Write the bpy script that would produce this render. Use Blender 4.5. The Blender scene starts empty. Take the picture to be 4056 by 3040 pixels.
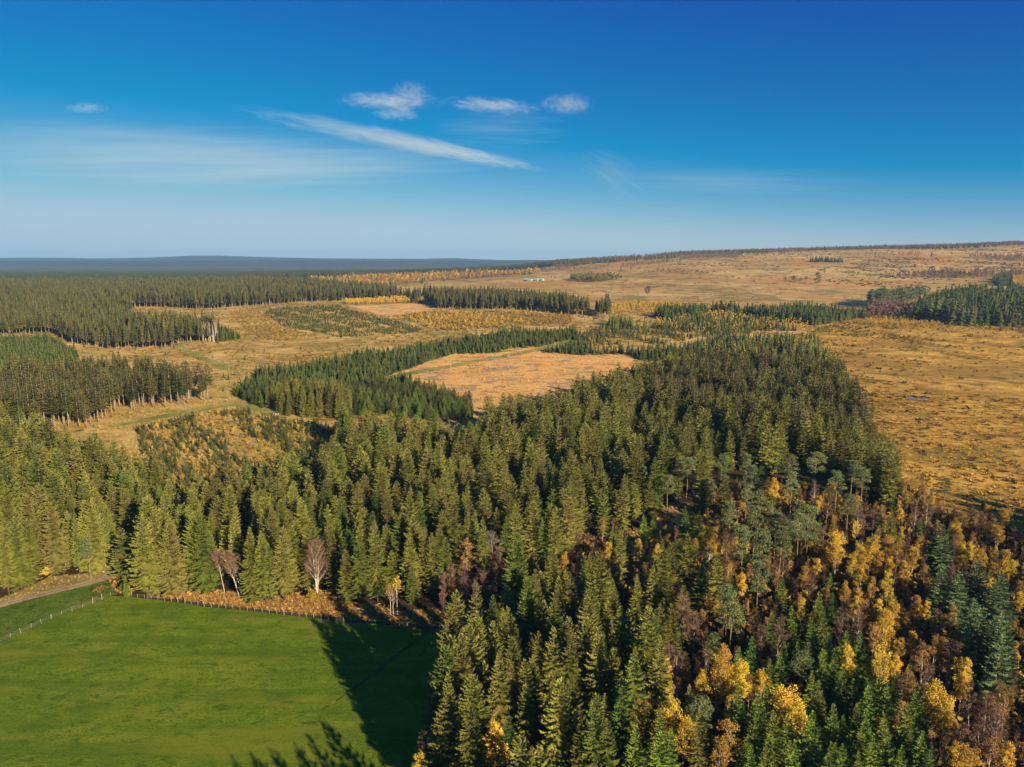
import bpy, bmesh, math, random
import numpy as np
from mathutils import Vector, Euler
from mathutils.geometry import delaunay_2d_cdt

# ------------------------------------------------------------------ camera, sky, sun, exposure
scene = bpy.context.scene
R = math.radians
EYE = 100.0                       # metres above the pasture
PITCH = R(9.87)
FOC = 2813.0                      # focal length in photo pixels (photo 4056 x 3040)
cam_d = bpy.data.cameras.new('camera')
cam_d.sensor_width = 36.0
cam_d.lens = 36.0 * FOC / 4056.0
cam_d.clip_start = 1.0
cam_d.clip_end = 120000.0
cam = bpy.data.objects.new('camera', cam_d)
cam.location = (0, 0, EYE)
cam.rotation_euler = (R(90) - PITCH, 0, 0)
scene.collection.objects.link(cam)
scene.camera = cam

SUN_EL, SUN_AZ = R(19.5), R(143.5)          # azimuth clockwise from +Y: behind the camera, to its right side
world = bpy.data.worlds.new('World')
scene.world = world
world.use_nodes = True
wn, wl = world.node_tree.nodes, world.node_tree.links
sky = wn.new('ShaderNodeTexSky')
sky.sky_type = 'NISHITA'
sky.sun_disc = False
sky.sun_elevation = SUN_EL
sky.sun_rotation = SUN_AZ
sky.altitude = 3000.0
sky.air_density = 1.0
sky.dust_density = 0.0
sky.ozone_density = 3.0
# one smooth grade of the whole sky: the photo is processed to a deep, saturated blue
sep = wn.new('ShaderNodeSeparateColor'); cmb = wn.new('ShaderNodeCombineColor')
wl.new(sky.outputs[0], sep.inputs[0])
for k, (gam, gain, add, low, top) in enumerate(((1.0, 0.66, -1.42, 0.03, 2.18), (1.0, 0.46, -0.36, 0.52, 2.92), (0.62, 0.905, 0.12, 0.0, 3.60))):
    p = wn.new('ShaderNodeMath'); p.operation = 'POWER'; p.inputs[1].default_value = gam
    g = wn.new('ShaderNodeMath'); g.operation = 'MULTIPLY_ADD'; g.inputs[1].default_value = gain; g.inputs[2].default_value = add
    m = wn.new('ShaderNodeMath'); m.operation = 'SMOOTH_MAX'; m.inputs[1].default_value = low; m.inputs[2].default_value = 0.06
    t = wn.new('ShaderNodeMath'); t.operation = 'SMOOTH_MIN'; t.inputs[1].default_value = top; t.inputs[2].default_value = 0.9
    wl.new(sep.outputs[k], p.inputs[0]); wl.new(p.outputs[0], g.inputs[0]); wl.new(g.outputs[0], m.inputs[0]); wl.new(m.outputs[0], t.inputs[0]); wl.new(t.outputs[0], cmb.inputs[k])
wl.new(cmb.outputs[0], wn['Background'].inputs['Color'])
wn['Background'].inputs['Strength'].default_value = 0.092

sun_d = bpy.data.lights.new('sun', 'SUN')
sun_d.energy = 5.0
sun_d.angle = R(0.55)
sun_d.color = (1.0, 0.84, 0.54)
sun = bpy.data.objects.new('sun', sun_d)
S = Vector((math.sin(SUN_AZ) * math.cos(SUN_EL), math.cos(SUN_AZ) * math.cos(SUN_EL), math.sin(SUN_EL)))
sun.rotation_euler = S.to_track_quat('Z', 'Y').to_euler()
sun.location = (60, -90, 220)
scene.collection.objects.link(sun)

scene.view_settings.view_transform = 'Standard'
scene.view_settings.look = 'None'
scene.view_settings.gamma = 1.0
scene.view_settings.use_curve_mapping = False
scene.view_settings.exposure = 1.05
cy = scene.cycles
cy.use_denoising = True
cy.max_bounces = 5
cy.diffuse_bounces = 3
cy.glossy_bounces = 2
cy.transmission_bounces = 2
cy.volume_bounces = 1
cy.transparent_max_bounces = 8
cy.volume_step_rate = 0.4
cy.caustics_reflective = False
cy.caustics_refractive = False

COL = scene.collection
rng = np.random.default_rng(7)
random.seed(7)

# ------------------------------------------------------------------ terrain
def smooth(t):
    t = np.clip(t, 0.0, 1.0)
    return t * t * (3 - 2 * t)

AX = np.array([-4000, -1500, -600, 0, 175, 325, 840, 1680, 2520, 4500, 9000.])
AZ = np.array([0, 4, 18, 42, 60, 80, 112, 140, 163, 172, 150.])

def terrain(x, y):
    x = np.asarray(x, float); y = np.asarray(y, float)
    z = 20 * smooth((y - 600) / 650)
    z = z - 32 * smooth((y - 2300) / 3200)
    hill = np.interp(x, AX, AZ) + 12 * smooth((y - 2300) / 3200)
    z = z + hill * smooth((y - 1250) / 2300) * (1 - 0.8 * smooth((y - 3800) / 2600))
    w = smooth((y - 200) / 500)
    z = z + (0.25 + 0.9 * w) * np.sin(x / 83.0 + 0.7) * np.sin(y / 121.0 + 0.4) + 1.6 * w * np.sin(x / 310.0 + y / 700.0)
    return z

CP, SP = math.cos(PITCH), math.sin(PITCH)

def ray(u, v):
    a, b = u - 2028.0, 1520.0 - v
    d = np.array([a, FOC * CP + b * SP, -FOC * SP + b * CP])
    return d / np.linalg.norm(d)

TS = np.concatenate([np.linspace(60, 600, 1100), np.geomspace(600, 24000, 2600)[1:]])

def ground_at(u, v, h=0.0):
    """Survey of the photo: the place on the land (or h metres over it) seen along one line of sight."""
    d = ray(u, v)
    px, py, pz = d[0] * TS, d[1] * TS, EYE + d[2] * TS
    g = pz - (terrain(px, py) + h)
    k = np.argmax(g <= 0)
    if g[k] > 0:
        k = len(TS) - 1
    if k == 0:
        t = TS[0]
    else:
        t = TS[k - 1] + (TS[k] - TS[k - 1]) * g[k - 1] / (g[k - 1] - g[k])
    return float(d[0] * t), float(d[1] * t)

def project(x, y, z):
    dx, dy, dz = x, y, z - EYE
    dep = dy * CP - dz * SP
    up = dy * SP + dz * CP
    return 2028 + FOC * dx / dep, 1520 - FOC * up / dep, dep

def survey(ox, oy, s):
    def f(x, y, h=0.0):
        return (ox + s * x, oy + s * y, h)
    return f
c0 = survey(0, 0, 1.0)
c1 = survey(0, 950, .6115)
c2 = survey(1352, 950, .6115)
c3 = survey(2704, 850, .6115)
d1 = survey(0, 1900, .3618)
d2 = survey(800, 1900, .3618)
d3 = survey(1600, 1900, .3618)
d4 = survey(2400, 1800, .3618)
d5 = survey(3200, 1800, .3618)
d6 = survey(1600, 2440, .3618)
d7 = survey(2400, 2400, .3618)
d8 = survey(3200, 2400, .3618)
q1 = survey(2000, 1050, .2712)
q3 = survey(1560, 1360, .2712)
q4 = survey(3400, 1500, .2712)
q6 = survey(3100, 1000, .4322)
q8 = survey(2300, 1150, .452)

def G(p):
    return ground_at(*p)

class W(tuple):
    """a point given straight in metres"""

def poly(pts):
    return np.array([tuple(p) if isinstance(p, W) else G(p) for p in pts])

def inside(pg, x, y):
    n = len(pg); r = np.zeros(len(x), bool); j = n - 1
    for i in range(n):
        xi, yi = pg[i]; xj, yj = pg[j]
        c = ((yi > y) != (yj > y)) & (x < (xj - xi) * (y - yi) / (yj - yi + 1e-12) + xi)
        r ^= c
        j = i
    return r

# ------------------------------------------------------------------ helpers: objects
def prop(o, label=None, cat=None, group=None, kind=None):
    if label: o['label'] = label
    if cat: o['category'] = cat
    if group: o['group'] = group
    if kind: o['kind'] = kind
    return o

def mesh_obj(name, me, parent=None, link=True):
    o = bpy.data.objects.new(name, me)
    if link: COL.objects.link(o)
    if parent is not None: o.parent = parent
    return o

def empty(name, loc, rz=0.0, s=1.0):
    o = bpy.data.objects.new(name, None)
    o.empty_display_size = 0.5
    o.location = loc; o.rotation_euler = (0, 0, rz); o.scale = (s, s, s)
    COL.objects.link(o)
    return o

def make_mesh(name, v, f, mats, tint=None, midx=None, smooth_shade=False):
    """v (n,3), f (m,3 or 4) arrays -> mesh"""
    v = np.asarray(v, np.float32); f = np.asarray(f, np.int32)
    k = f.shape[1]
    me = bpy.data.meshes.new(name)
    me.vertices.add(len(v)); me.vertices.foreach_set('co', v.ravel())
    me.loops.add(f.size); me.loops.foreach_set('vertex_index', f.ravel())
    me.polygons.add(len(f))
    me.polygons.foreach_set('loop_start', np.arange(0, f.size, k, dtype=np.int32))
    me.polygons.foreach_set('loop_total', np.full(len(f), k, np.int32))
    for m in (mats if isinstance(mats, (list, tuple)) else [mats]):
        me.materials.append(m)
    if midx is not None: me.polygons.foreach_set('material_index', np.asarray(midx, np.int32))
    if smooth_shade: me.polygons.foreach_set('use_smooth', np.ones(len(f), bool))
    if tint is not None:
        a = me.attributes.new('tint', 'FLOAT', 'POINT')
        a.data.foreach_set('value', np.asarray(tint, np.float32))
    me.update(calc_edges=True)
    return me

class MB:
    """collects triangles"""
    def __init__(self):
        self.v = []; self.f = []; self.t = []; self.m = []
    def tri(self, a, b, c, t=0.5, m=0):
        i = len(self.v)
        self.v += [a, b, c]; self.t += [t, t, t]; self.f.append((i, i + 1, i + 2)); self.m.append(m)
    def tris(self, P, t, m=0):
        """P (n,3,3)"""
        i = len(self.v); n = len(P)
        self.v += P.reshape(-1, 3).tolist()
        self.t += np.repeat(t, 3).tolist() if np.ndim(t) else [t] * (3 * n)
        self.f += [(i + 3 * k, i + 3 * k + 1, i + 3 * k + 2) for k in range(n)]
        self.m += [m] * n
    def tube(self, pts, rad, n=6, t=0.5, m=0, cap=True):
        pts = [Vector(p) for p in pts]
        base = len(self.v)
        for i, p in enumerate(pts):
            d = (pts[min(i + 1, len(pts) - 1)] - pts[max(i - 1, 0)]).normalized()
            a = d.orthogonal().normalized() if abs(d.z) < .95 else Vector((1, 0, 0)).cross(d).normalized()
            b = d.cross(a)
            for k in range(n):
                an = 2 * math.pi * k / n
                self.v.append(tuple(p + (a * math.cos(an) + b * math.sin(an)) * rad[i])); self.t.append(t)
        for i in range(len(pts) - 1):
            for k in range(n):
                k2 = (k + 1) % n
                q = [base + i * n + k, base + i * n + k2, base + (i + 1) * n + k2, base + (i + 1) * n + k]
                self.f += [(q[0], q[1], q[2]), (q[0], q[2], q[3])]; self.m += [m, m]
        if cap:
            for row, rev in ((0, True), (len(pts) - 1, False)):
                c = len(self.v); self.v.append(tuple(pts[row])); self.t.append(t)
                for k in range(n):
                    a_, b_ = base + row * n + k, base + row * n + (k + 1) % n
                    self.f.append((c, b_, a_) if rev else (c, a_, b_)); self.m.append(m)
    def box(self, lo, hi, t=0.5, m=0):
        i = len(self.v)
        for z in (lo[2], hi[2]):
            for x, y in ((lo[0], lo[1]), (hi[0], lo[1]), (hi[0], hi[1]), (lo[0], hi[1])):
                self.v.append((x, y, z)); self.t.append(t)
        for q in ((0, 3, 2, 1), (4, 5, 6, 7), (0, 1, 5, 4), (1, 2, 6, 5), (2, 3, 7, 6), (3, 0, 4, 7)):
            self.f += [(i + q[0], i + q[1], i + q[2]), (i + q[0], i + q[2], i + q[3])]; self.m += [m, m]
    def mesh(self, name, mats, smooth_shade=False):
        return make_mesh(name, self.v, self.f, mats, self.t, self.m, smooth_shade)

# ------------------------------------------------------------------ materials
def nodes_of(name, rough=0.9, spec=0.15):
    m = bpy.data.materials.new(name); m.use_nodes = True
    nt = m.node_tree; b = nt.nodes['Principled BSDF']
    b.inputs['Roughness'].default_value = rough
    b.inputs['Specular IOR Level'].default_value = spec
    return m, nt, b

def ramp(nt, stops, fac):
    r = nt.nodes.new('ShaderNodeValToRGB')
    e = r.color_ramp.elements
    while len(e) < len(stops): e.new(0.5)
    for k, (p, c) in enumerate(stops):
        e[k].position = p; e[k].color = (*c, 1)
    if fac is not None: nt.links.new(fac, r.inputs[0])
    return r.outputs[0]

def math_n(nt, op, a, b=None, clamp=False):
    n = nt.nodes.new('ShaderNodeMath'); n.operation = op; n.use_clamp = clamp
    for i, x in enumerate((a, b)):
        if x is None: continue
        if isinstance(x, (int, float)): n.inputs[i].default_value = x
        else: nt.links.new(x, n.inputs[i])
    return n.outputs[0]

def mixc(nt, fac, a, b, mode='MIX'):
    n = nt.nodes.new('ShaderNodeMix'); n.data_type = 'RGBA'; n.blend_type = mode
    for s, x in ((n.inputs[0], fac), (n.inputs[6], a), (n.inputs[7], b)):
        if isinstance(x, (int, float)): s.default_value = x
        elif isinstance(x, tuple): s.default_value = (*x, 1)
        else: nt.links.new(x, s)
    return n.outputs[2]

def noise(nt, scale, detail=4, rough=0.6, stretch=(1, 1, 1), coord='Object', dist=0.0):
    tc = nt.nodes.new('ShaderNodeTexCoord')
    mp = nt.nodes.new('ShaderNodeMapping'); mp.inputs['Scale'].default_value = stretch
    n = nt.nodes.new('ShaderNodeTexNoise')
    n.inputs['Scale'].default_value = scale; n.inputs['Detail'].default_value = detail
    n.inputs['Roughness'].default_value = rough; n.inputs['Distortion'].default_value = dist
    nt.links.new(tc.outputs[coord], mp.inputs[0]); nt.links.new(mp.outputs[0], n.inputs['Vector'])
    return n.outputs['Fac']

def foliage(name, dark, mid, tip, rnd=0.35, hue=None, gain=1.0, hue2=None):
    """leaf colour: own tint of each spray plus one shade per tree"""
    dark, mid, tip = (tuple(min(.9, c * gain) for c in k) for k in (dark, mid, tip))
    hue = tuple(min(.9, c * gain) for c in hue) if hue else None
    m, nt, b = nodes_of(name, 0.75, 0.2)
    at = nt.nodes.new('ShaderNodeAttribute'); at.attribute_name = 'tint'
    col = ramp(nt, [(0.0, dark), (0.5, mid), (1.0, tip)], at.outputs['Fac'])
    oi = nt.nodes.new('ShaderNodeObjectInfo')
    if hue:
        col = mixc(nt, ramp(nt, [(0.0, (0, 0, 0)), (0.55, (.25, .25, .25)), (1.0, (1, 1, 1))], oi.outputs['Random']), col, hue, 'MIX')
    if hue2:
        hue2 = tuple(min(.9, c * gain) for c in hue2)
        col = mixc(nt, ramp(nt, [(0.0, (.85, .85, .85)), (0.38, (0, 0, 0)), (1.0, (0, 0, 0))], oi.outputs['Random']), col, hue2, 'MIX')
    rn = math_n(nt, 'FRACT', math_n(nt, 'MULTIPLY', oi.outputs['Random'], 17.31))
    v = math_n(nt, 'MULTIPLY_ADD', rn, rnd)
    v.node.inputs[2].default_value = 1 - rnd / 2
    w = nt.nodes.new('ShaderNodeMix'); w.data_type = 'RGBA'; w.blend_type = 'MULTIPLY'; w.inputs[0].default_value = 1
    nt.links.new(col, w.inputs[6])
    cmb = nt.nodes.new('ShaderNodeCombineColor')
    for k in range(3): nt.links.new(v, cmb.inputs[k])
    nt.links.new(cmb.outputs[0], w.inputs[7])
    nt.links.new(w.outputs[2], b.inputs['Base Color'])
    return m

def bark(name, a, bcol, scale=3.0, rough=0.9):
    m, nt, b = nodes_of(name, rough, 0.1)
    f = noise(nt, scale, 5, 0.7, (1, 1, 0.25))
    nt.links.new(ramp(nt, [(0.35, a), (0.62, bcol)], f), b.inputs['Base Color'])
    return m

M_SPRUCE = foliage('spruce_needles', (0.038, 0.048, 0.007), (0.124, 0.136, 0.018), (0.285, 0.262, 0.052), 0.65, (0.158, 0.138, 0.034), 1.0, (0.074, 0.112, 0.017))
M_STAND = foliage('shaded_stand_needles', (0.018, 0.022, 0.006), (0.070, 0.071, 0.015), (0.140, 0.125, 0.034), 0.65, (0.092, 0.078, 0.024), 1.0, (0.042, 0.056, 0.013))  # darker spruce green: shade of the missing crown gaps put into the colour
M_FARSP = foliage('shaded_far_needles', (0.012, 0.018, 0.008), (0.030, 0.036, 0.015), (0.050, 0.052, 0.022), 0.5, None, gain=0.95)  # shadow gaps of the distant canopy painted in as darker needles
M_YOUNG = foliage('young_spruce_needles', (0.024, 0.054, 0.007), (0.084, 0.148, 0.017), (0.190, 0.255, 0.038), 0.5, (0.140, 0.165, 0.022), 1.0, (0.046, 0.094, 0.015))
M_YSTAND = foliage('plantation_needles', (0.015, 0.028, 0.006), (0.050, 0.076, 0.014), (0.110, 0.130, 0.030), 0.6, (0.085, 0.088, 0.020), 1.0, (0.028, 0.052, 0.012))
M_BLUE = foliage('blue_spruce_needles', (0.024, 0.052, 0.022), (0.085, 0.135, 0.052), (0.190, 0.245, 0.105), 0.35)
M_PINE = foliage('pine_needles', (0.040, 0.062, 0.022), (0.120, 0.160, 0.064), (0.230, 0.270, 0.120), 0.35, (0.15, 0.165, 0.06))
M_GOLD = foliage('birch_leaves', (0.26, 0.140, 0.014), (0.58, 0.360, 0.032), (0.80, 0.56, 0.070), 0.4, (0.42, 0.235, 0.040), 1.0, (0.46, 0.35, 0.036))
M_RUST = foliage('rust_leaves', (0.12, 0.062, 0.020), (0.275, 0.150, 0.040), (0.44, 0.26, 0.07), 0.45, (0.23, 0.12, 0.055), 1.0, (0.36, 0.21, 0.035))
M_TWIG = foliage('bare_twigs', (0.055, 0.032, 0.026), (0.120, 0.066, 0.052), (0.20, 0.12, 0.09), 0.4, (0.14, 0.090, 0.055), gain=1.4)
M_GREYT = foliage('dead_twigs', (0.10, 0.085, 0.07), (0.20, 0.165, 0.13), (0.30, 0.26, 0.20), 0.3)
M_OLIVE = foliage('late_green_leaves', (0.035, 0.038, 0.010), (0.090, 0.090, 0.018), (0.17, 0.15, 0.032), 0.5, (0.14, 0.10, 0.022), gain=1.4)
M_BRACK = foliage('bracken_fronds', (0.16, 0.085, 0.020), (0.42, 0.245, 0.066), (0.64, 0.42, 0.14), 0.5, (0.31, 0.155, 0.045))
M_TUSS = foliage('moor_tussock', (0.17, 0.09, 0.015), (0.44, 0.245, 0.044), (0.64, 0.39, 0.09), 0.5, (0.28, 0.175, 0.028))
M_STRAW = foliage('clearing_straw', (0.24, 0.12, 0.042), (0.52, 0.275, 0.095), (0.68, 0.40, 0.155), 0.35, (0.40, 0.23, 0.085))
M_SCRUB = foliage('olive_scrub', (0.07, 0.05, 0.010), (0.20, 0.145, 0.026), (0.34, 0.25, 0.05), 0.5, (0.26, 0.15, 0.035))
M_BRUSH = foliage('brown_scrub', (0.07, 0.042, 0.014), (0.21, 0.125, 0.036), (0.36, 0.22, 0.07), 0.5, (0.16, 0.10, 0.03))
M_STRAWG = foliage('verge_straw', (0.14, 0.10, 0.025), (0.33, 0.24, 0.075), (0.50, 0.38, 0.14), 0.4, (0.24, 0.20, 0.05))
M_HEATHER = foliage('dark_heather', (0.028, 0.018, 0.010), (0.07, 0.042, 0.020), (0.12, 0.072, 0.032), 0.4)
M_YBUSH = foliage('yellow_broom', (0.12, 0.10, 0.008), (0.25, 0.20, 0.015), (0.36, 0.29, 0.03), 0.2)
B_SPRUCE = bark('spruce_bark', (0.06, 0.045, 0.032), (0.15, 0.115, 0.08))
B_STAND = bark('sunlit_spruce_bark', (0.16, 0.12, 0.085), (0.33, 0.26, 0.185))  # paler than the other spruce bark: sunlight on stand trunks put into colour
B_PALE = bark('grey_dead_bark', (0.20, 0.17, 0.14), (0.38, 0.33, 0.27))
B_PINE = bark('pine_bark', (0.14, 0.085, 0.05), (0.34, 0.22, 0.13))
B_BIRCH = bark('birch_bark', (0.26, 0.21, 0.17), (0.60, 0.53, 0.45), 2.5)
B_TWIG = bark('brown_branch', (0.07, 0.045, 0.035), (0.15, 0.10, 0.075))
WOOD = bark('weathered_wood', (0.16, 0.135, 0.11), (0.34, 0.30, 0.245), 6)

def land(name, stops, scales=(0.02, 0.12, 0.9), weights=(0.45, 0.35, 0.2), stretch=(1, 1, 1), bump=0.5, bdist=0.4, spots=None, rough=0.95, extra=None):
    m, nt, b = nodes_of(name, rough, 0.05)
    f = None
    for s, w in zip(scales, weights):
        n = math_n(nt, 'MULTIPLY', noise(nt, s, 6, 0.62, stretch), w)
        f = n if f is None else math_n(nt, 'ADD', f, n)
    col = ramp(nt, stops, f)
    if extra:
        for sc, lo, hi, c in extra:
            g = noise(nt, sc, 5, 0.6, stretch, dist=0.6)
            k = ramp(nt, [(lo, (0, 0, 0)), (hi, (1, 1, 1))], g)
            col = mixc(nt, k, col, c)
    nt.links.new(col, b.inputs['Base Color'])
    bp = nt.nodes.new('ShaderNodeBump'); bp.inputs['Strength'].default_value = bump; bp.inputs['Distance'].default_value = bdist
    nt.links.new(noise(nt, scales[-1] * 1.7, 6, 0.7, stretch), bp.inputs['Height'])
    nt.links.new(bp.outputs[0], b.inputs['Normal'])
    return m

L_FLOOR = land('forest_floor', [(0.3, (0.028, 0.020, 0.012)), (0.5, (0.060, 0.038, 0.022)), (0.7, (0.110, 0.062, 0.032))])
L_PAST = land('pasture_turf', [(0.42, (0.115, 0.190, 0.012)), (0.5, (0.172, 0.245, 0.018)), (0.57, (0.250, 0.292, 0.034))],
              (0.028, 0.16, 1.3), (0.36, 0.34, 0.30), (1, 1.5, 1), 1.0, 0.9, extra=[(0.30, 0.54, 0.66, (0.080, 0.148, 0.011)), (0.8, 0.56, 0.68, (0.235, 0.245, 0.036)), (1.7, 0.55, 0.65, (0.062, 0.115, 0.009))])
_nt = L_PAST.node_tree; _b = _nt.nodes['Principled BSDF']; _src = _b.inputs['Base Color'].links[0].from_socket
_f = noise(_nt, 0.11, 4, 0.6, (0.22, 1.5, 1))
_f.node.inputs['Vector'].links[0].from_node.inputs['Rotation'].default_value = (0, 0, R(-33))
_c = mixc(_nt, ramp(_nt, [(0.44, (0, 0, 0)), (0.60, (.55, .55, .55))], _f), _src, (0.082, 0.150, 0.010))
_g = noise(_nt, 0.07, 4, 0.6, (0.3, 1.5, 1)); _g.node.inputs['Vector'].links[0].from_node.inputs['Rotation'].default_value = (0, 0, R(-33))
_c = mixc(_nt, ramp(_nt, [(0.52, (0, 0, 0)), (0.66, (.6, .6, .6))], _g), _c, (0.25, 0.27, 0.030))
_nt.links.new(_c, _b.inputs['Base Color'])
L_VERGE = land('verge_turf', [(0.42, (0.075, 0.130, 0.016)), (0.5, (0.125, 0.185, 0.024)), (0.58, (0.25, 0.235, 0.06))], (0.05, 0.25, 1.4), (.35, .35, .3), bump=1.0, bdist=0.9, extra=[(0.5, 0.54, 0.64, (0.05, 0.10, 0.014))])
L_ROADSIDE = land('roadside_grass', [(0.36, (0.15, 0.105, 0.035)), (0.5, (0.30, 0.205, 0.075)), (0.64, (0.46, 0.33, 0.13))], (0.06, 0.3, 1.8))
L_TRACK = land('track_gravel', [(0.40, (0.20, 0.145, 0.09)), (0.5, (0.34, 0.26, 0.175)), (0.60, (0.46, 0.37, 0.26))], (0.1, 0.6, 3.0))
L_HEATH = land('heath_grass', [(0.39, (0.18, 0.115, 0.034)), (0.48, (0.46, 0.285, 0.085)), (0.60, (0.72, 0.48, 0.19))], (0.012, 0.07, 0.5), (0.4, 0.35, 0.25), (1, 1.5, 1), 0.8, 0.8,
               extra=[(0.014, 0.50, 0.62, (0.30, 0.215, 0.045)), (0.06, 0.56, 0.66, (0.17, 0.12, 0.030)), (0.11, 0.58, 0.66, (0.40, 0.21, 0.05))])
L_CUT = land('clear_cut_grass', [(0.38, (0.44, 0.22, 0.075)), (0.48, (0.68, 0.36, 0.120)), (0.60, (0.80, 0.47, 0.18))], (0.02, 0.1, 0.7), (0.4, 0.35, 0.25), (1, 1.4, 1), 0.6, 0.5,
             extra=[(0.035, 0.545, 0.62, (0.33, 0.25, 0.20)), (0.07, 0.56, 0.64, (0.30, 0.20, 0.07)), (0.16, 0.60, 0.68, (0.16, 0.13, 0.05))])
L_PATH = land('grass_ride', [(0.42, (0.155, 0.165, 0.034)), (0.5, (0.255, 0.235, 0.060)), (0.58, (0.42, 0.32, 0.11))], (0.03, 0.2, 1.2))
L_MOOR = land('moor_grass', [(0.41, (0.19, 0.102, 0.020)), (0.49, (0.48, 0.262, 0.052)), (0.57, (0.70, 0.415, 0.102))], (0.018, 0.10, 0.7), (0.38, 0.37, 0.25), (1, 1.3, 1), 0.9, 0.7,
              extra=[(0.016, 0.50, 0.64, (0.27, 0.180, 0.040)), (0.009, 0.52, 0.64, (0.36, 0.20, 0.045)), (0.05, 0.56, 0.66, (0.16, 0.105, 0.028)), (0.15, 0.62, 0.70, (0.07, 0.048, 0.018))])
L_MOOR2 = land('hill_grass', [(0.40, (0.22, 0.13, 0.042)), (0.48, (0.42, 0.255, 0.090)), (0.57, (0.58, 0.38, 0.16))], (0.0035, 0.02, 0.14), (0.4, 0.35, 0.25), (1, 1.0, 1), 0.6, 1.5,
               extra=[(0.004, 0.50, 0.62, (0.46, 0.225, 0.066)), (0.010, 0.53, 0.62, (0.24, 0.185, 0.060)), (0.03, 0.57, 0.66, (0.14, 0.085, 0.035))])
L_PEAT = land('peat', [(0.4, (0.010, 0.007, 0.005)), (0.6, (0.028, 0.018, 0.011))], (0.2, 0.8, 3))
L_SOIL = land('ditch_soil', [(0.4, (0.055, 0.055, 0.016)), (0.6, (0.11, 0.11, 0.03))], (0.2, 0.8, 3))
L_FAR = land('far_woodland_floor', [(0.38, (0.020, 0.028, 0.014)), (0.52, (0.035, 0.040, 0.018)), (0.66, (0.085, 0.055, 0.030))], (0.0012, 0.006, 0.03), bump=1.0, bdist=10)

# the land itself: forest floor near, wooded plain beyond
def spacing(lim, s0, k):
    a = [0.0]
    while a[-1] < lim:
        a.append(a[-1] + max(s0, a[-1] * k))
    return np.array(a)
ys = spacing(16500, 9.0, 0.021) - 0.0
ys = np.concatenate([[-900, -500, -250, -120, -50], ys])
xp = spacing(14500, 9.0, 0.026)
xs = np.concatenate([-xp[:0:-1], xp])
gx, gy = np.meshgrid(xs, ys)
gv = np.stack([gx.ravel(), gy.ravel(), terrain(gx, gy).ravel()], 1)
nx, ny = len(xs), len(ys)
ii, jj = np.meshgrid(np.arange(nx - 1), np.arange(ny - 1))
a = (jj * nx + ii).ravel()
gf = np.stack([a, a + 1, a + nx + 1, a + nx], 1)
far = (gy[:-1, :-1].ravel() > 2300)
mid_ = (gy[:-1, :-1].ravel() > 385) & ~far
ground = mesh_obj('ground', make_mesh('ground', gv, gf, [L_FLOOR, L_FAR, L_HEATH], midx=far.astype(int) + 2 * mid_.astype(int), smooth_shade=True))
prop(ground, 'needle-brown forest floor and wooded plain reaching to the horizon', kind='structure')

def sheet(name, pg, mat, lift, step, label, jitter=0.0):
    """land cover draped over the terrain"""
    n = len(pg); out = []
    r2 = np.random.default_rng(abs(hash(name)) % 1000 if False else sum(map(ord, name)))
    for i in range(n):
        p, q = pg[i], pg[(i + 1) % n]
        L = np.linalg.norm(q - p); k = max(1, int(L / step))
        nrm = np.array([-(q - p)[1], (q - p)[0]]) / max(L, 1e-6)
        for t in range(k):
            o = (r2.random() - .5) * jitter if t else 0.0
            out.append(p + (q - p) * t / k + nrm * o)
    pts = np.array(out)
    lo, hi = pts.min(0), pts.max(0)
    X, Y = np.meshgrid(np.arange(lo[0], hi[0], step), np.arange(lo[1], hi[1], step))
    X = X.ravel() + r2.uniform(-.2, .2, X.size) * step; Y = Y.ravel() + r2.uniform(-.2, .2, Y.size) * step
    k = inside(pts, X, Y)
    ip = np.stack([X[k], Y[k]], 1)
    allp = np.concatenate([pts, ip])
    nb = len(pts)
    res = delaunay_2d_cdt([Vector(p) for p in allp], [(i, (i + 1) % nb) for i in range(nb)], [list(range(nb))], 2, 1e-4)
    v2 = np.array([tuple(p) for p in res[0]]); f = [t for t in res[2] if len(t) == 3]
    z = terrain(v2[:, 0], v2[:, 1]) + lift
    f = np.array(f)
    # face up
    A, B, C_ = v2[f[:, 0]], v2[f[:, 1]], v2[f[:, 2]]
    cr = (B - A)[:, 0] * (C_ - A)[:, 1] - (B - A)[:, 1] * (C_ - A)[:, 0]
    f[cr < 0] = f[cr < 0][:, ::-1]
    o = mesh_obj(name, make_mesh(name, np.column_stack([v2, z]), f, mat, smooth_shade=True))
    prop(o, label, kind='structure')
    return o

def strip_poly(center, width):
    c = np.array(center, float)
    d = np.gradient(c, axis=0); d /= np.linalg.norm(d, axis=1)[:, None]
    n = np.stack([-d[:, 1], d[:, 0]], 1)
    w = np.broadcast_to(np.asarray(width, float), (len(c),))[:, None] / 2
    return np.concatenate([c + n * w, (c - n * w)[::-1]])

FENCE_TOP = [G(p) for p in (c0(440, 2362), c0(520, 2366), c0(640, 2380), c0(742, 2392), c0(800, 2403), c0(980, 2421), c0(1165, 2440), c0(1390, 2468), c0(1600, 2482), c0(1740, 2497), c0(1870, 2512))]
FENCE_L = [G(p) for p in (c0(440, 2362), c0(345, 2402), c0(240, 2437), c0(120, 2491), c0(0, 2546))]
_e = np.array(FENCE_L[-1]) - np.array(FENCE_L[0]); _e /= np.linalg.norm(_e)
FENCE_L_END = np.array(FENCE_L[-1]) + _e * 70
P_PAST = np.array([FENCE_L_END] + FENCE_L[::-1] + FENCE_TOP[1:] + [(-12, 160), (-13, 133), (-17, 110), (-22, 74), (-28, 40), (-40, 0), (-220, 0)])
P_VERGE = np.array([FENCE_L_END + (0, 1), *FENCE_L[::-1]] + [G(c0(470, 2352)), G(c0(445, 2312)), G(c0(420, 2300)), G(c0(253, 2344)), G(c0(108, 2382)), G(c0(0, 2410)), G(c0(-400, 2520)), G(c0(-1100, 2712))])
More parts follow.
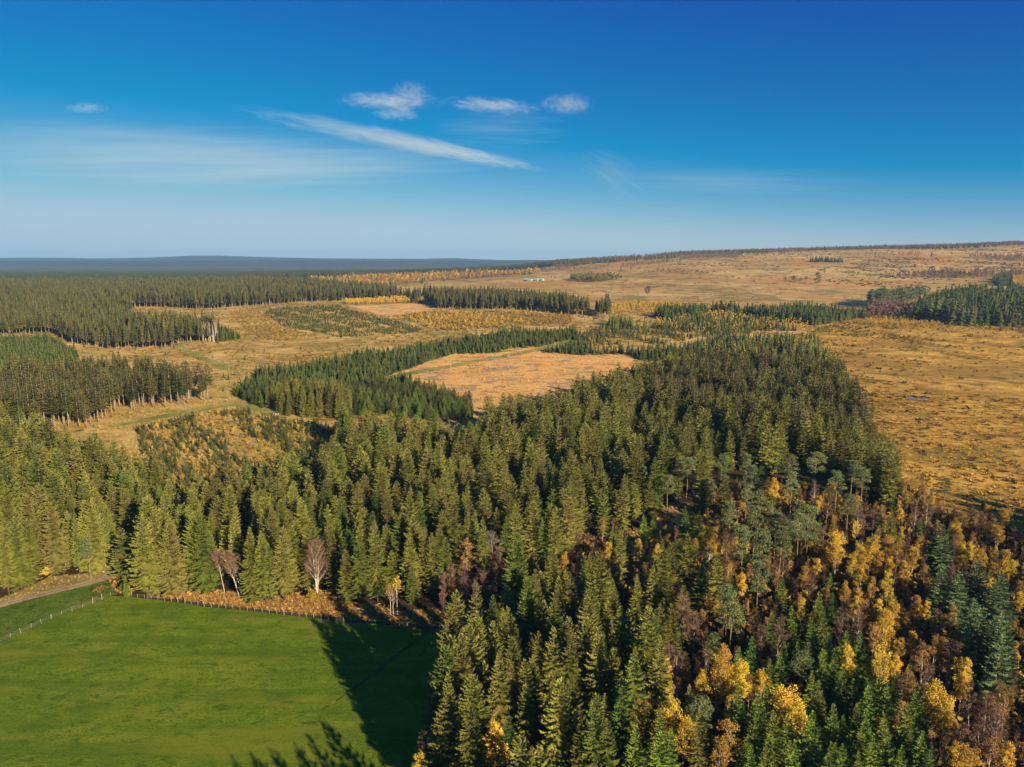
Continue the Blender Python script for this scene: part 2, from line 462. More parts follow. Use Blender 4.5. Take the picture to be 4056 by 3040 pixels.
TRACK_C = [G(p) for p in (c0(-1400, 2790), c0(-400, 2512), c0(-200, 2456), c0(0, 2401), c0(108, 2372), c0(253, 2336), c0(360, 2310), c0(416, 2294), c0(446, 2268), c0(464, 2240))]
P_TRACK = strip_poly(TRACK_C, 3.4)
P_ROADSIDE = poly([c0(-1400, 2780), c0(-220, 2462), c0(0, 2398), c0(108, 2370), c0(253, 2334), c0(410, 2292), c0(432, 2255), c0(330, 2275), c0(200, 2285), c0(100, 2330), c0(30, 2362), c0(-220, 2432), c0(-1400, 2745)])
P_BRACK = np.concatenate([np.array(FENCE_TOP[1:]) + (0.25, 1.7), poly([d3(1010, 1560), d3(1000, 1480), c0(1890, 2412), c0(1817, 2415), c0(1600, 2425), c0(1523, 2405), c0(1397, 2390), c0(1343, 2350), c0(1240, 2335), c0(1147, 2360), c0(1028, 2385), c0(963, 2355), c0(800, 2340), c0(742, 2345), c0(640, 2372)])])
P_CLEAR = poly([c1(620, 1215), c1(800, 1115), c1(1150, 1085), c1(1390, 1045), c1(1410, 900), c1(1460, 830), c1(1640, 830), c1(1660, 910), c1(1500, 1000), c1(1520, 1030), c1(1610, 1065), c1(1750, 1140), c1(2060, 1175), c1(2211, 1215), c1(2140, 1200, 20), c1(2000, 1275, 21), c1(1700, 1345, 21), c1(1500, 1405, 21), c1(1300, 1470, 21), c1(1150, 1420, 21), c1(900, 1330, 21), c1(620, 1255, 21)])
P_HEATH = poly([c0(-1600, 1560), c0(-1600, 1225), c0(1000, 1192), c0(1640, 1183), c0(1720, 1222), c0(2380, 1240), c0(2420, 1208), c0(3000, 1213), c0(3200, 1255), c0(3260, 1350), c0(3100, 1460), c0(2600, 1470), c0(2500, 1500), c0(2000, 1640), c0(1500, 1660), c0(1000, 1680), c0(600, 1740), c0(300, 1720), c0(200, 1640), c0(-1600, 1700)])
P_CUT = poly([c2(330, 875), c2(560, 800), c2(720, 745), c2(1000, 740), c2(1250, 700), c2(1300, 735), c2(1560, 752), c2(1850, 745), c2(1900, 790), c2(1650, 830, 21), c2(1500, 905, 21), c2(1300, 940, 21), c2(1190, 945, 21), c2(1000, 1005, 21), c2(880, 1040, 21), c2(850, 1060, 9), c2(840, 1040), c2(620, 985), c2(500, 935)])
PATH_C = [G(p) for p in (q3(-150, 560), q3(100, 480), q3(350, 425), q3(700, 370), q3(1100, 290), q3(1500, 220), q3(1800, 165), q3(2000, 120), q3(2200, 85), c2(1480, 655))]
P_PATH = strip_poly(PATH_C, [13, 14, 14, 14, 13, 13, 13, 12, 12, 10])
RIDE_C = [G(p) for p in (c1(700, 1215), c1(870, 1190), c1(1000, 1160), c1(1180, 1125), c1(1400, 1085), c1(1560, 1070), c1(1700, 1110), c1(1840, 1160))]
P_RIDE = strip_poly(RIDE_C, [6, 9, 11, 11, 11, 12, 10, 5])
LANE_C = [G(p) for p in (c1(1150, 690), c1(1220, 730), c1(1320, 775), c1(1420, 815), c1(1500, 840))]
P_LANE = strip_poly(LANE_C, [10, 10, 9, 9, 8])
P_PALE = poly([c2(40, 430), c2(300, 420), c2(520, 415), c2(620, 452), c2(560, 470), c2(360, 490), c2(240, 490)])
P_MOOR = poly([c0(3190, 1300), c0(3400, 1262), c0(3760, 1275), c0(4056, 1280), c0(5600, 1300), c0(6000, 2400), c0(4400, 2230), c0(4056, 2150), c0(3850, 2085), c0(3680, 2030), c0(3560, 1930), c0(3400, 1690), c0(3300, 1480), c0(3240, 1400)])
P_HILL = np.concatenate([poly([c0(1560, 1118), c0(1743, 1114), c0(2074, 1135), c0(2270, 1152), c0(2306, 1182), c0(2422, 1216), c0(2704, 1218), c0(3420, 1225), c0(3560, 1188), c0(3774, 1140), c0(3900, 1112), c0(4056, 1092), c0(4400, 1085)]),
                          np.array([(3400, 2600), (3600, 4300), (400, 4300), (230, 3500)]), poly([c0(2100, 1082), c0(1743, 1104), c0(1560, 1110)])])
P_THICK = poly([d3(300, 1500), d3(480, 1300), d3(560, 1090), d3(760, 1010), d3(1120, 1010), d3(1330, 1120), d3(1300, 1480), d3(1000, 1560), d3(700, 1540)])
P_LANEGAP = poly([c0(430, 2300), c0(506, 2320), c0(500, 2230), c0(486, 2180), c0(470, 2180), c0(440, 2230)])
P_GLADE = poly([d4(160, 850), d4(420, 800), d4(650, 520), d4(1150, 560), d4(1300, 800), d4(800, 900), d4(600, 1080), d4(350, 1180), d4(120, 1100)])

sheet('heathland', P_HEATH, L_HEATH, 0.25, 14, 'tawny heath grass between the spruce stands', 8)
sheet('pasture', P_PAST, L_PAST, 0.06, 7, 'smooth green pasture inside the post fence')
sheet('verge_grass', P_VERGE, L_VERGE, 0.10, 5, 'bright green grass strip between lane and pasture fence')
sheet('roadside_verge', P_ROADSIDE, L_ROADSIDE, 0.14, 4, 'straw-coloured verge between the dirt lane and the spruces', 1.0)
sheet('dirt_lane', P_TRACK, L_TRACK, 0.19, 3, 'dirt lane with two wheel ruts leading into the forest', 0.3)
sheet('bracken_bank', P_BRACK, L_ROADSIDE, 0.08, 5, 'bracken-covered bank between pasture fence and spruces', 1.0)
sheet('heath_glade', P_CLEAR, L_HEATH, 0.30, 7, 'shrubby orange glade behind the front spruces', 3)
sheet('clear_cut', P_CUT, L_CUT, 0.42, 9, 'pale orange clear-cut with grey brash patches', 4)
sheet('grass_ride', P_PATH, L_PATH, 0.55, 8, 'mown green ride along the clear-cut', 3.0)
sheet('glade_ride', P_RIDE, L_PATH, 0.42, 6, 'worn green ride crossing the shrubby glade', 3.0)
sheet('heath_ride', P_LANE, L_PATH, 0.42, 8, 'narrow green ride below the bare-trunked spruce edge', 3.0)
sheet('stubble_field', P_PALE, L_CUT, 0.55, 15, 'small pale field beside the dark spruce block', 4)
sheet('moor', P_MOOR, L_MOOR, 0.30, 12, 'golden-brown boggy moor beside the forest', 6)
sheet('hill_moor', P_HILL, L_MOOR2, 0.5, 45, 'tawny moorland slope rising to the wooded ridge', 20)
sheet('glade_floor', P_GLADE, L_ROADSIDE, 0.10, 5, 'small russet glade beside the pines', 3)
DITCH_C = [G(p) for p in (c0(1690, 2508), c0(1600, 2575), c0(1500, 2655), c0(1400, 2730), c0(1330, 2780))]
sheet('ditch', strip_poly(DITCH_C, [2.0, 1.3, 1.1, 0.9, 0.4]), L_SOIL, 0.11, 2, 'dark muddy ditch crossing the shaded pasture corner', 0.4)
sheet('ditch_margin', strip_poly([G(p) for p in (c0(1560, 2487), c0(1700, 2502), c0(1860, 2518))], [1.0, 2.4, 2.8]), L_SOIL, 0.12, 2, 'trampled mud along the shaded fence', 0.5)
for off in (-0.85, 0.85):
    c = np.array(TRACK_C); d = np.gradient(c, axis=0); d /= np.linalg.norm(d, axis=1)[:, None]
    n = np.stack([-d[:, 1], d[:, 0]], 1)
    sheet('wheel_rut', strip_poly(c + n * off, 0.62), L_CUT if False else L_TRACK, 0.235, 2, 'pale wheel rut of the dirt lane', 0.12)
MEDIAN = sheet('lane_median', strip_poly(TRACK_C, 0.55), L_ROADSIDE, 0.26, 2, 'grassy middle strip of the dirt lane', 0.2)

# far hills behind the wooded plain
def ridge(name, y0, depth, prof, label, seed, base=-60):
    us = np.linspace(-900, 5000, 240)
    vs = np.interp(us, [p[0] for p in prof], [p[1] for p in prof])
    r2 = np.random.default_rng(seed)
    V = []; F = []
    rows = 14
    top = EYE + (1030.5 - vs) * y0 / FOC
    x = (us - 2028) / FOC * y0 * 1.01
    for j in range(rows):
        t = j / (rows - 1)
        yy = y0 - depth * (1 - t)
        env = smooth(t)
        nz = (np.sin(us / 71 + j * 1.3 + seed) * 0.5 + np.sin(us / 29 + j * .8) * .3 + r2.normal(0, .25, len(us))) * 9 * (1 - t * .75)
        z = base + (top - base) * env + nz * env
        V.append(np.stack([x, np.full_like(x, yy) + np.sin(us / 140) * 200, z], 1))
    V.append(np.stack([x, np.full_like(x, y0 + depth), np.full_like(x, base)], 1))
    V = np.concatenate(V); n = len(us)
    i, j = np.meshgrid(np.arange(n - 1), np.arange(rows)); a = (j * n + i).ravel()
    o = mesh_obj(name, make_mesh(name, V, np.stack([a, a + 1, a + n + 1, a + n], 1), L_FAR, smooth_shade=True))
    prop(o, label, kind='structure')
ridge('far_hills', 14000, 2500, [(-900, 1022), (0, 1023), (200, 1021), (430, 1025), (670, 1021), (795, 1014), (900, 1014), (1040, 1019), (1352, 1025), (1700, 1026), (1804, 1023), (1850, 1026), (1963, 1030), (2208, 1031), (2600, 1030), (5000, 1030)], 'long blue range of hills on the horizon', 3)
ridge('wooded_hills', 10500, 2000, [(-900, 1033), (0, 1031), (300, 1033), (700, 1034), (1100, 1031), (1500, 1035), (1900, 1033), (2208, 1034), (5000, 1036)], 'dark wooded rise before the blue hills', 5)

# ------------------------------------------------------------------ tree builders
def unit(v):
    return v / (np.linalg.norm(v) + 1e-9)

def spruce(seed, H=24.0, Rm=3.5, base=0.08, dz=0.62, nb=7, step=0.48, gaps=0.06, sparse=0.0, droop=1.0, spread=1.0, blunt=.70):
    r = np.random.default_rng(seed); mb = MB()
    z0 = H * base; z = z0
    lean = r.normal(0, .012, 2)
    P = []; T = []
    while z < H - 0.25:
        s = (H - z) / (H - z0)
        prof = (min(1, s * 1.28) ** blunt) * (1 - 0.25 * max(0, s - .78) / .22)
        n = max(3, int(round(nb * (0.55 + 0.45 * min(1, s * 2.2)))))
        a0 = r.random() * 6.28
        for k in range(n):
            if r.random() < gaps + sparse * s: continue
            az = a0 + 6.283 * k / n + r.normal(0, .16)
            L = max(0.22, Rm * prof * r.uniform(.78, 1.14) * spread)
            zb = z + r.normal(0, dz * .25)
            sl = (0.62 - 1.25 * min(1, s * 1.25)) * droop + r.normal(0, .08)
            cv = (0.10 + 0.34 * min(1, s * 1.2)) * r.uniform(.7, 1.3)
            o = np.array([math.cos(az), math.sin(az), 0.0]); q = np.array([-o[1], o[0], 0.0])
            ns = max(2, int(L / step))
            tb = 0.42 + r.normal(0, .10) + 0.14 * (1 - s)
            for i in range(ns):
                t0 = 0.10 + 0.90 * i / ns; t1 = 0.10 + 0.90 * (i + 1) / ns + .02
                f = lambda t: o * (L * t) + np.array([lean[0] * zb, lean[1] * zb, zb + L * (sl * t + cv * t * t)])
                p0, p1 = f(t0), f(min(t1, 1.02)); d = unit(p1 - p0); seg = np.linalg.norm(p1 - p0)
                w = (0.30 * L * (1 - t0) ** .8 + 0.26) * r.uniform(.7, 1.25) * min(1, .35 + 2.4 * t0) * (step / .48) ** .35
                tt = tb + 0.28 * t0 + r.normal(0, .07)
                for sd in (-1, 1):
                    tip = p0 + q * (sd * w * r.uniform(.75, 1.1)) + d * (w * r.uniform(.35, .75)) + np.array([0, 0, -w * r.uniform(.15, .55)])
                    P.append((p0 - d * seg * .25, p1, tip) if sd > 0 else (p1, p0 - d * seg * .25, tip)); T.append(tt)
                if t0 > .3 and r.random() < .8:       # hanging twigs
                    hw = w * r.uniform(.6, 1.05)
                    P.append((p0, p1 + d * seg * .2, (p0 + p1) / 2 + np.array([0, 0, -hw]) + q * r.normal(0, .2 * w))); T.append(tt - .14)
            p0 = f(.82); p1 = f(1.0); d = unit(p1 - p0)
            P.append((p0 + q * .16, p0 - q * .16, p1 + d * .35 * min(1, L / 2 + .3))); T.append(tb + .38)
        z += dz * (0.75 + 0.5 * s) * r.uniform(.85, 1.15)
    # leader
    top = np.array([lean[0] * H, lean[1] * H, H])
    for k in range(3):
        an = k * 2.1; e = np.array([math.cos(an), math.sin(an), 0]) * .12
        P.append((top - [0, 0, 1.4] + e, top - [0, 0, 1.4] - e, top)); T.append(.8)
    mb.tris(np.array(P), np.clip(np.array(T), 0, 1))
    tr = MB()
    zt = np.linspace(-.3, H - 1.0, 7)
    tr.tube([(lean[0] * z_, lean[1] * z_, z_) for z_ in zt], [max(.04, H * .0115 * (1 - z_ / H) ** .8 + .03) for z_ in np.maximum(zt, 0)], 7)
    if base > .2:      # dead lower branches of a stand-edge tree
        for k in range(26):
            z_ = r.uniform(H * .12, H * (base + .05)); an = r.random() * 6.28; L = r.uniform(.5, 1.6)
            o = np.array([math.cos(an), math.sin(an), -.2])
            p = np.array([0, 0, z_]); tr.tube([p, p + o * L], [.035, .012], 3, cap=False)
    return mb, tr

def low_spruce(seed, H=24.0, Rm=3.6, base=0.08, nl=12, nb=6):
    r = np.random.default_rng(seed); mb = MB(); P = []; T = []
    z0 = H * base
    for k in range(nl):
        s = 1 - k / nl
        z = z0 + (H - z0) * (1 - s)
        L = Rm * (s ** .8)
        a0 = r.random() * 6.28
        for j in range(nb):
            az = a0 + 6.283 * j / nb + r.normal(0, .2); l = L * r.uniform(.75, 1.15)
            o = np.array([math.cos(az), math.sin(az), 0]); q = np.array([-o[1], o[0], 0])
            c = np.array([0, 0, z + r.normal(0, .3)])
            e = c + o * l + np.array([0, 0, -l * r.uniform(.1, .35)])
            w = l * .48 + .15; m = c + o * l * .55
            tt = np.clip(.52 + r.normal(0, .16), 0, 1)
            P.append((c + [0, 0, .9], m - q * w, e)); T.append(tt)
            P.append((m + q * w, c + [0, 0, .9], e)); T.append(tt + .06)
            if j % 2 == 0:
                P.append((m - q * w * .7, m + q * w * .7, m + o * l * .2 - [0, 0, l * .5 + .3])); T.append(tt - .2)
    P.append(((.2, 0, H - 1.6), (-.2, .1, H - 1.6), (0, 0, H + .3))); T.append(.7)
    P.append(((0, .2, H - 1.6), (0, -.2, H - 1.6), (0, 0, H + .3))); T.append(.7)
    mb.tris(np.array(P, float), np.clip(T, 0, 1))
    tr = MB(); tr.tube([(0, 0, -.3), (0, 0, H * .9)], [H * .0125, .06], 4, cap=False)
    return mb, tr

def clump(mb, c, rad, n, r, size, tb, up=.35, m=0):
    """leaf spray: many small faces spread through one lobe of the crown"""
    d = r.normal(0, 1, (n, 3)); d /= np.linalg.norm(d, axis=1)[:, None]
    d[:, 2] = np.where(d[:, 2] < -.3, d[:, 2] * .5, d[:, 2])
    p = c + d * rad * (r.random((n, 1)) ** .45)
    a = r.normal(0, 1, (n, 3)) * .6 + d * .5; a[:, 2] += up * .3; a /= np.linalg.norm(a, axis=1)[:, None]
    b = np.cross(a, r.normal(0, 1, (n, 3))); b /= np.linalg.norm(b, axis=1)[:, None] + 1e-6
    s = size * r.uniform(.6, 1.35, (n, 1))
    P = np.stack([p - b * s * .5, p + b * s * .5, p + a * s], 1)
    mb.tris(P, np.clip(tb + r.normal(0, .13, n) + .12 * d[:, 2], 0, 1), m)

def pine(seed, H=20.0, crown=.5, Rm=2.7, n_cl=20, per=75, leaf=.34):
    r = np.random.default_rng(seed); mb = MB(); tr = MB()
    pts = [np.array([0, 0, -.3])]; x = np.zeros(2)
    for k in range(1, 8):
        x = x + r.normal(0, .10, 2) * H / 20; pts.append(np.array([x[0], x[1], (H - 1.2) * k / 7]))
    tr.tube(pts, [H * .0105 * (1 - .75 * k / 7) + .03 for k in range(8)], 7)
    at = lambda z: np.array([np.interp(z, [p[2] for p in pts], [p[0] for p in pts]), np.interp(z, [p[2] for p in pts], [p[1] for p in pts]), z])
    for k in range(n_cl):
        s = (k + r.random()) / n_cl
        z = H * (1 - crown) + H * crown * s
        prof = math.sin(min(1, .22 + .78 * (1 - s)) * math.pi * .62 + .1) * (1 if s < .85 else .75)
        an = r.random() * 6.283; L = Rm * prof * r.uniform(.45, 1.05)
        p = at(min(z, H - 1.2)); e = p + np.array([math.cos(an) * L, math.sin(an) * L, L * r.uniform(.1, .4)])
        tr.tube([p, (p + e) / 2 - [0, 0, .1], e], [.07, .05, .02], 4, cap=False)
        rd = r.uniform(.75, 1.25) * Rm / 2.7 * np.array([1.15, 1.15, .62])
        clump(mb, e, rd, per, r, leaf, .45 + r.normal(0, .08))
    clump(mb, at(H - 1.2) + [0, 0, .4], np.array([1.1, 1.1, .9]), per, r, leaf, .55)
    return mb, tr

def branchy(seed, H, Rm, n_limb, n_twig, fork=False, lean=0.0, thick=1.0, base=.22):
    """stem, limbs and twig ends of a broadleaf tree; returns (trunk builder, list of twig segments)"""
    r = np.random.default_rng(seed); tr = MB(); segs = []
    stems = [(0, 0)] if not fork else [(-.5, .12), (.5, -.1), (0.1, .5)][:2 + seed % 2]
    for (sx, sy) in stems:
        pts = []; n = 7
        for k in range(n):
            t = k / (n - 1)
            pts.append(np.array([sx * t * H * .12 + lean * H * t ** 1.3 + r.normal(0, .05) * (k > 0), sy * t * H * .12 + r.normal(0, .05) * (k > 0), -.25 + (H * .93 + .25) * t]))
        tr.tube(pts, [thick * (H * .0115 * (1 - t) ** .8 + .018) for t in np.linspace(0, 1, n)], 6, cap=False)
        zz = [p[2] for p in pts]
        at = lambda z: np.array([np.interp(z, zz, [p[0] for p in pts]), np.interp(z, zz, [p[1] for p in pts]), z])
        for k in range(n_limb):
            s = (k + r.random()) / n_limb
            z = H * (base + (.93 - base) * s)
            an = k * 2.4 + r.normal(0, .3)
            L = Rm * (1.15 - .85 * s) * r.uniform(.75, 1.15) * 1.35
            up = r.uniform(.9, 1.6)
            o = unit(np.array([math.cos(an), math.sin(an), up]))
            p = at(z); m = p + o * L * .55 + np.array([0, 0, .05 * L]); e = m + unit(o * [.8, .8, 1] + r.normal(0, .1, 3)) * L * .5
            if e[2] > H: e[2] = H - r.random() * .4
            tr.tube([p, m, e], [thick * .055 * (1.2 - s) + .012, thick * .032, .010], 4, cap=False)
            for j in range(max(1, n_twig // (n_limb * len(stems)))):
                t = r.uniform(.25, 1.0); b = p + (m - p) * (t / .55) if t < .55 else m + (e - m) * ((t - .55) / .45)
                dd = unit(o * .7 + r.normal(0, .55, 3) + [0, 0, .35]); l = r.uniform(.5, 1.25) * Rm / 2.2
                segs.append((b, b + dd * l))
    return tr, segs, r

def twigs(mb, segs, r, w=.045, tb=.5, m=0):
    P = []; T = []
    for a, b in segs:
        q = unit(np.cross(b - a, r.normal(0, 1, 3))) * w
        t = tb + r.normal(0, .14)
        P.append((a - q, a + q, b)); T.append(t)
        for k in range(2):
            c = a + (b - a) * r.uniform(.3, .8); e = c + (b - a) * .45 + r.normal(0, .22, 3)
            q2 = unit(np.cross(e - c, r.normal(0, 1, 3))) * w * .7
            P.append((c - q2, c + q2, e)); T.append(t + .08)
    mb.tris(np.array(P), np.clip(T, 0, 1), m)

def bare_tree(seed, H=13.0, Rm=2.3, fork=False, lean=0.0, thick=1.0, n_limb=16, n_twig=420, base=.25, w=.04):
    tr, segs, r = branchy(seed, H, Rm, n_limb, n_twig, fork, lean, thick, base)
    mb = MB(); twigs(mb, segs, r, w)
    return mb, tr

def leafy(seed, H=13.0, Rm=2.1, n_limb=14, n_cl=46, per=38, leaf=.30, fork=False, base=.24, tb=.5, loose=.9):
    tr, segs, r = branchy(seed, H, Rm, n_limb, n_cl, fork, 0.0, .9, base)
    mb = MB()
    for a, b in segs:
        clump(mb, b, np.array([.62, .62, .75]) * loose * Rm / 2.1, per, r, leaf, tb + r.normal(0, .12))
    return mb, tr

def tussock(seed, H=.7, Rm=.7, n=26, w=.13):
    r = np.random.default_rng(seed); P = []; T = []
    for k in range(n):
        an = r.random() * 6.283; o = np.array([math.cos(an), math.sin(an), 0]); q = np.array([-o[1], o[0], 0])
        b = o * r.random() * Rm * .6; l = r.uniform(.6, 1.1)
        e = b + o * Rm * l * .6 + [0, 0, H * l]
        P.append((b - q * w - [0, 0, .1], b + q * w - [0, 0, .1], e)); T.append(np.clip(.5 + r.normal(0, .2), 0, 1))
    mb = MB(); mb.tris(np.array(P), np.array(T)); return mb

def shrub(seed, H=2.6, Rm=1.3, n=9, per=16, leaf=.42):
    r = np.random.default_rng(seed); mb = MB()
    for k in range(n):
        an = r.random() * 6.283; rr = Rm * .75 * r.random() ** .5
        c = np.array([math.cos(an) * rr, math.sin(an) * rr, H * r.uniform(.3, .85)])
        clump(mb, c, np.array([.55, .55, .5]) * Rm * .62, per, r, leaf, .5 + r.normal(0, .12))
    return mb

def patch(seed, size=70.0, n=95, leafy_share=.08):
    """a whole piece of far woodland, crowns as spires; material 1 for the broadleaf ones"""
    r = np.random.default_rng(seed); mb = MB(); g = int(math.sqrt(n)) + 1
    for i in range(g):
        for j in range(g):
            x = (i + r.uniform(.0, 1)) / g * size - size / 2; y = (j + r.uniform(.0, 1)) / g * size - size / 2
            h = r.uniform(14, 25); w = r.uniform(2.6, 4.2); br = r.random() < leafy_share
            c = np.array([x, y, 0.]); a0 = r.random() * 6.28; t = np.clip(.5 + r.normal(0, .18), 0, 1)
            ring = [c + [math.cos(a0 + k * 1.2566) * w, math.sin(a0 + k * 1.2566) * w, h * (.35 if not br else .5) + r.normal(0, .8)] for k in range(5)]
            for k in range(5):
                mb.tri(tuple(ring[k]), tuple(ring[(k + 1) % 5]), tuple(c + [0, 0, h if not br else h * .8]), t, 1 if br else 0)
                mb.tri(tuple(ring[(k + 1) % 5]), tuple(ring[k]), tuple(c), t - .3 if t > .3 else 0, 1 if br else 0)
    return mb

# variants: near ones as (crown, trunk) meshes, far ones as one joined mesh
NEAR = {}
def near(kind, pairs, mc, mt):
    NEAR[kind] = [(c.mesh(kind + '_crown', mc), t.mesh(kind + '_trunk', mt)) for c, t in pairs]

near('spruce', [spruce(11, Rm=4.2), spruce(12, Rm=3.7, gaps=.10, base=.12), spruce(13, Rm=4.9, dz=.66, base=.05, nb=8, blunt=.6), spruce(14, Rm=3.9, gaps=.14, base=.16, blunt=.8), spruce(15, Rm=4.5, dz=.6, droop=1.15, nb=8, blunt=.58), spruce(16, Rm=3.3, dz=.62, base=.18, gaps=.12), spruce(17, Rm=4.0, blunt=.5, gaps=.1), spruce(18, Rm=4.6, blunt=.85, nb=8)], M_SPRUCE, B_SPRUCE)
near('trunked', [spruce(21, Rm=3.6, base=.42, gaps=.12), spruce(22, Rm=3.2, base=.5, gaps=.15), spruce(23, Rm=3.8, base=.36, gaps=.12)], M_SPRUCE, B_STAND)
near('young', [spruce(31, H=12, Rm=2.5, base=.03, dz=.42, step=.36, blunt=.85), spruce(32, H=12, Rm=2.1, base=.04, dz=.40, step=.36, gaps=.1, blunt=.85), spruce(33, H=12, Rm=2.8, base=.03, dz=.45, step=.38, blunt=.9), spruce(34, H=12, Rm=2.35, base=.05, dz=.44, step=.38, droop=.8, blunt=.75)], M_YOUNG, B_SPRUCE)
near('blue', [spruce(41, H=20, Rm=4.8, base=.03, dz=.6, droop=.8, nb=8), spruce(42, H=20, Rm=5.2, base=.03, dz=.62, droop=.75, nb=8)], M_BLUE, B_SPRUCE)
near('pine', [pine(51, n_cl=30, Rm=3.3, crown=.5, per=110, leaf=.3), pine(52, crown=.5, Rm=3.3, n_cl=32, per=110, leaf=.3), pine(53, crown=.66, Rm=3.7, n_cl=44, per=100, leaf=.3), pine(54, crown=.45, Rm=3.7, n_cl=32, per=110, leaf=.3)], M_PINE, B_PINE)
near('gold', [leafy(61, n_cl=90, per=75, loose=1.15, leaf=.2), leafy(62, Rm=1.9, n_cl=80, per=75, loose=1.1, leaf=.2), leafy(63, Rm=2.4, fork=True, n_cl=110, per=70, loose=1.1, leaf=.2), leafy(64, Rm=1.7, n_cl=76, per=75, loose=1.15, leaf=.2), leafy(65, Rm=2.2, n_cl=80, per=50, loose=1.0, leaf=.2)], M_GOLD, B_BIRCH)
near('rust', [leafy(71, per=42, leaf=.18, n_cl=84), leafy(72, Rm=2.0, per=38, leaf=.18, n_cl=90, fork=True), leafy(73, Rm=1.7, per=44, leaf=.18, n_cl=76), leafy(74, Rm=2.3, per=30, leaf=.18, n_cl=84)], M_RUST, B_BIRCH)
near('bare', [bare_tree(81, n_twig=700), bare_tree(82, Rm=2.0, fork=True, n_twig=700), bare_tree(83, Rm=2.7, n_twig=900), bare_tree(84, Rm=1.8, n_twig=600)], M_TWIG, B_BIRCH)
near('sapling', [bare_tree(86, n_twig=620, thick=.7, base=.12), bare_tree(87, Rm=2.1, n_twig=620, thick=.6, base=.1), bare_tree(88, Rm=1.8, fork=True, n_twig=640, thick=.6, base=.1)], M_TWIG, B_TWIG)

def joined(name, pair, mats):
    c, t = pair
    mb = MB(); n = len(c.v)
    mb.v = c.v + t.v; mb.t = c.t + t.t
    mb.f = c.f + [tuple(i + n for i in f) for f in t.f]; mb.m = c.m + [1] * len(t.f)
    return bpy.data.objects.new(name, mb.mesh(name, mats))

def lib(name, mb, mats):
    return bpy.data.objects.new(name, mb.mesh(name, mats))

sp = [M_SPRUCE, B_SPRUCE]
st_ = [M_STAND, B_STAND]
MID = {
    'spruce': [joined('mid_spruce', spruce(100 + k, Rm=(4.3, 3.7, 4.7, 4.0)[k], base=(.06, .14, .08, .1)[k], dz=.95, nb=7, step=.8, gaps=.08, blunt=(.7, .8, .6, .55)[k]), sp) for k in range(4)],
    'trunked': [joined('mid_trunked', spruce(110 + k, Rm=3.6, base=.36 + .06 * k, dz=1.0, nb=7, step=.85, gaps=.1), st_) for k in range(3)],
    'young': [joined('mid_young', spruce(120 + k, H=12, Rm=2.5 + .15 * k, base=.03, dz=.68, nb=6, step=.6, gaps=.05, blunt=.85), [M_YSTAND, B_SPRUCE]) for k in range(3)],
    'gold': [joined('mid_gold', leafy(130 + k, n_limb=8, n_cl=34, per=22, leaf=.5, loose=1.1), [M_GOLD, B_BIRCH]) for k in range(3)],
    'rust': [joined('mid_rust', leafy(140 + k, n_limb=8, n_cl=32, per=15, leaf=.45, loose=1.1), [M_RUST, B_TWIG]) for k in range(2)],
    'bare': [joined('mid_bare', bare_tree(150 + k, n_limb=10, n_twig=220, w=.07), [M_TWIG, B_BIRCH]) for k in range(3)],
    'sapling': [joined('mid_sapling', bare_tree(155 + k, n_limb=10, n_twig=220, w=.07, thick=.6, base=.1), [M_TWIG, B_TWIG]) for k in range(2)],
    'pine': [joined('mid_pine', pine(160 + k, per=34, n_cl=18, leaf=.62), [M_PINE, B_PINE]) for k in range(2)],
}
LOW = {
    'spruce': [joined('low_spruce', low_spruce(200 + k, Rm=4.5 - .3 * k), sp) for k in range(3)],
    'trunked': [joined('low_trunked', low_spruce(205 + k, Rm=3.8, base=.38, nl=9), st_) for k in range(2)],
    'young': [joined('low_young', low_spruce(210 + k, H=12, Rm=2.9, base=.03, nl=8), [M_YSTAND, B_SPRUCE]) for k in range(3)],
    'gold': [joined('low_gold', leafy(220 + k, n_limb=4, n_cl=12, per=12, leaf=1.0, loose=1.3), [M_GOLD, B_TWIG]) for k in range(2)],
    'rust': [joined('low_rust', leafy(230 + k, n_limb=4, n_cl=12, per=9, leaf=.9, loose=1.3), [M_RUST, B_TWIG]) for k in range(2)],
    'bare': [joined('low_bare', leafy(240 + k, n_limb=4, n_cl=12, per=9, leaf=.9, loose=1.3, base=.12), [M_TWIG, B_TWIG]) for k in range(2)],
    'pine': [joined('low_pine', pine(250, per=14, n_cl=14, leaf=1.1), [M_PINE, B_PINE])],
    'olive': [joined('low_olive', leafy(260 + k, n_limb=4, n_cl=14, per=12, leaf=1.0, loose=1.3, base=.1), [M_OLIVE, B_TWIG]) for k in range(2)],
    'dead': [joined('low_dead', bare_tree(270 + k, H=24, Rm=1.0, n_limb=16, n_twig=60, w=.09, base=.2), [M_GREYT, B_PALE]) for k in range(2)],
}
LOW['bushy'] = [lib('bushy_scrub', shrub(600 + k, 2.6, 1.5, 10, 12, .75), M_SCRUB) for k in range(3)]
LOW['brush'] = [lib('brush_scrub', shrub(610 + k, 2.6, 1.7, 10, 12, .8), M_BRUSH) for k in range(3)]
LOW['fir'] = LOW['young']
NOM = {'fir': 12, 'bushy': 2.6, 'brush': 2.6, 'sapling': 13, 'spruce': 24, 'trunked': 24, 'young': 12, 'blue': 20, 'pine': 20, 'gold': 13, 'rust': 13, 'bare': 13, 'olive': 13, 'dead': 24}

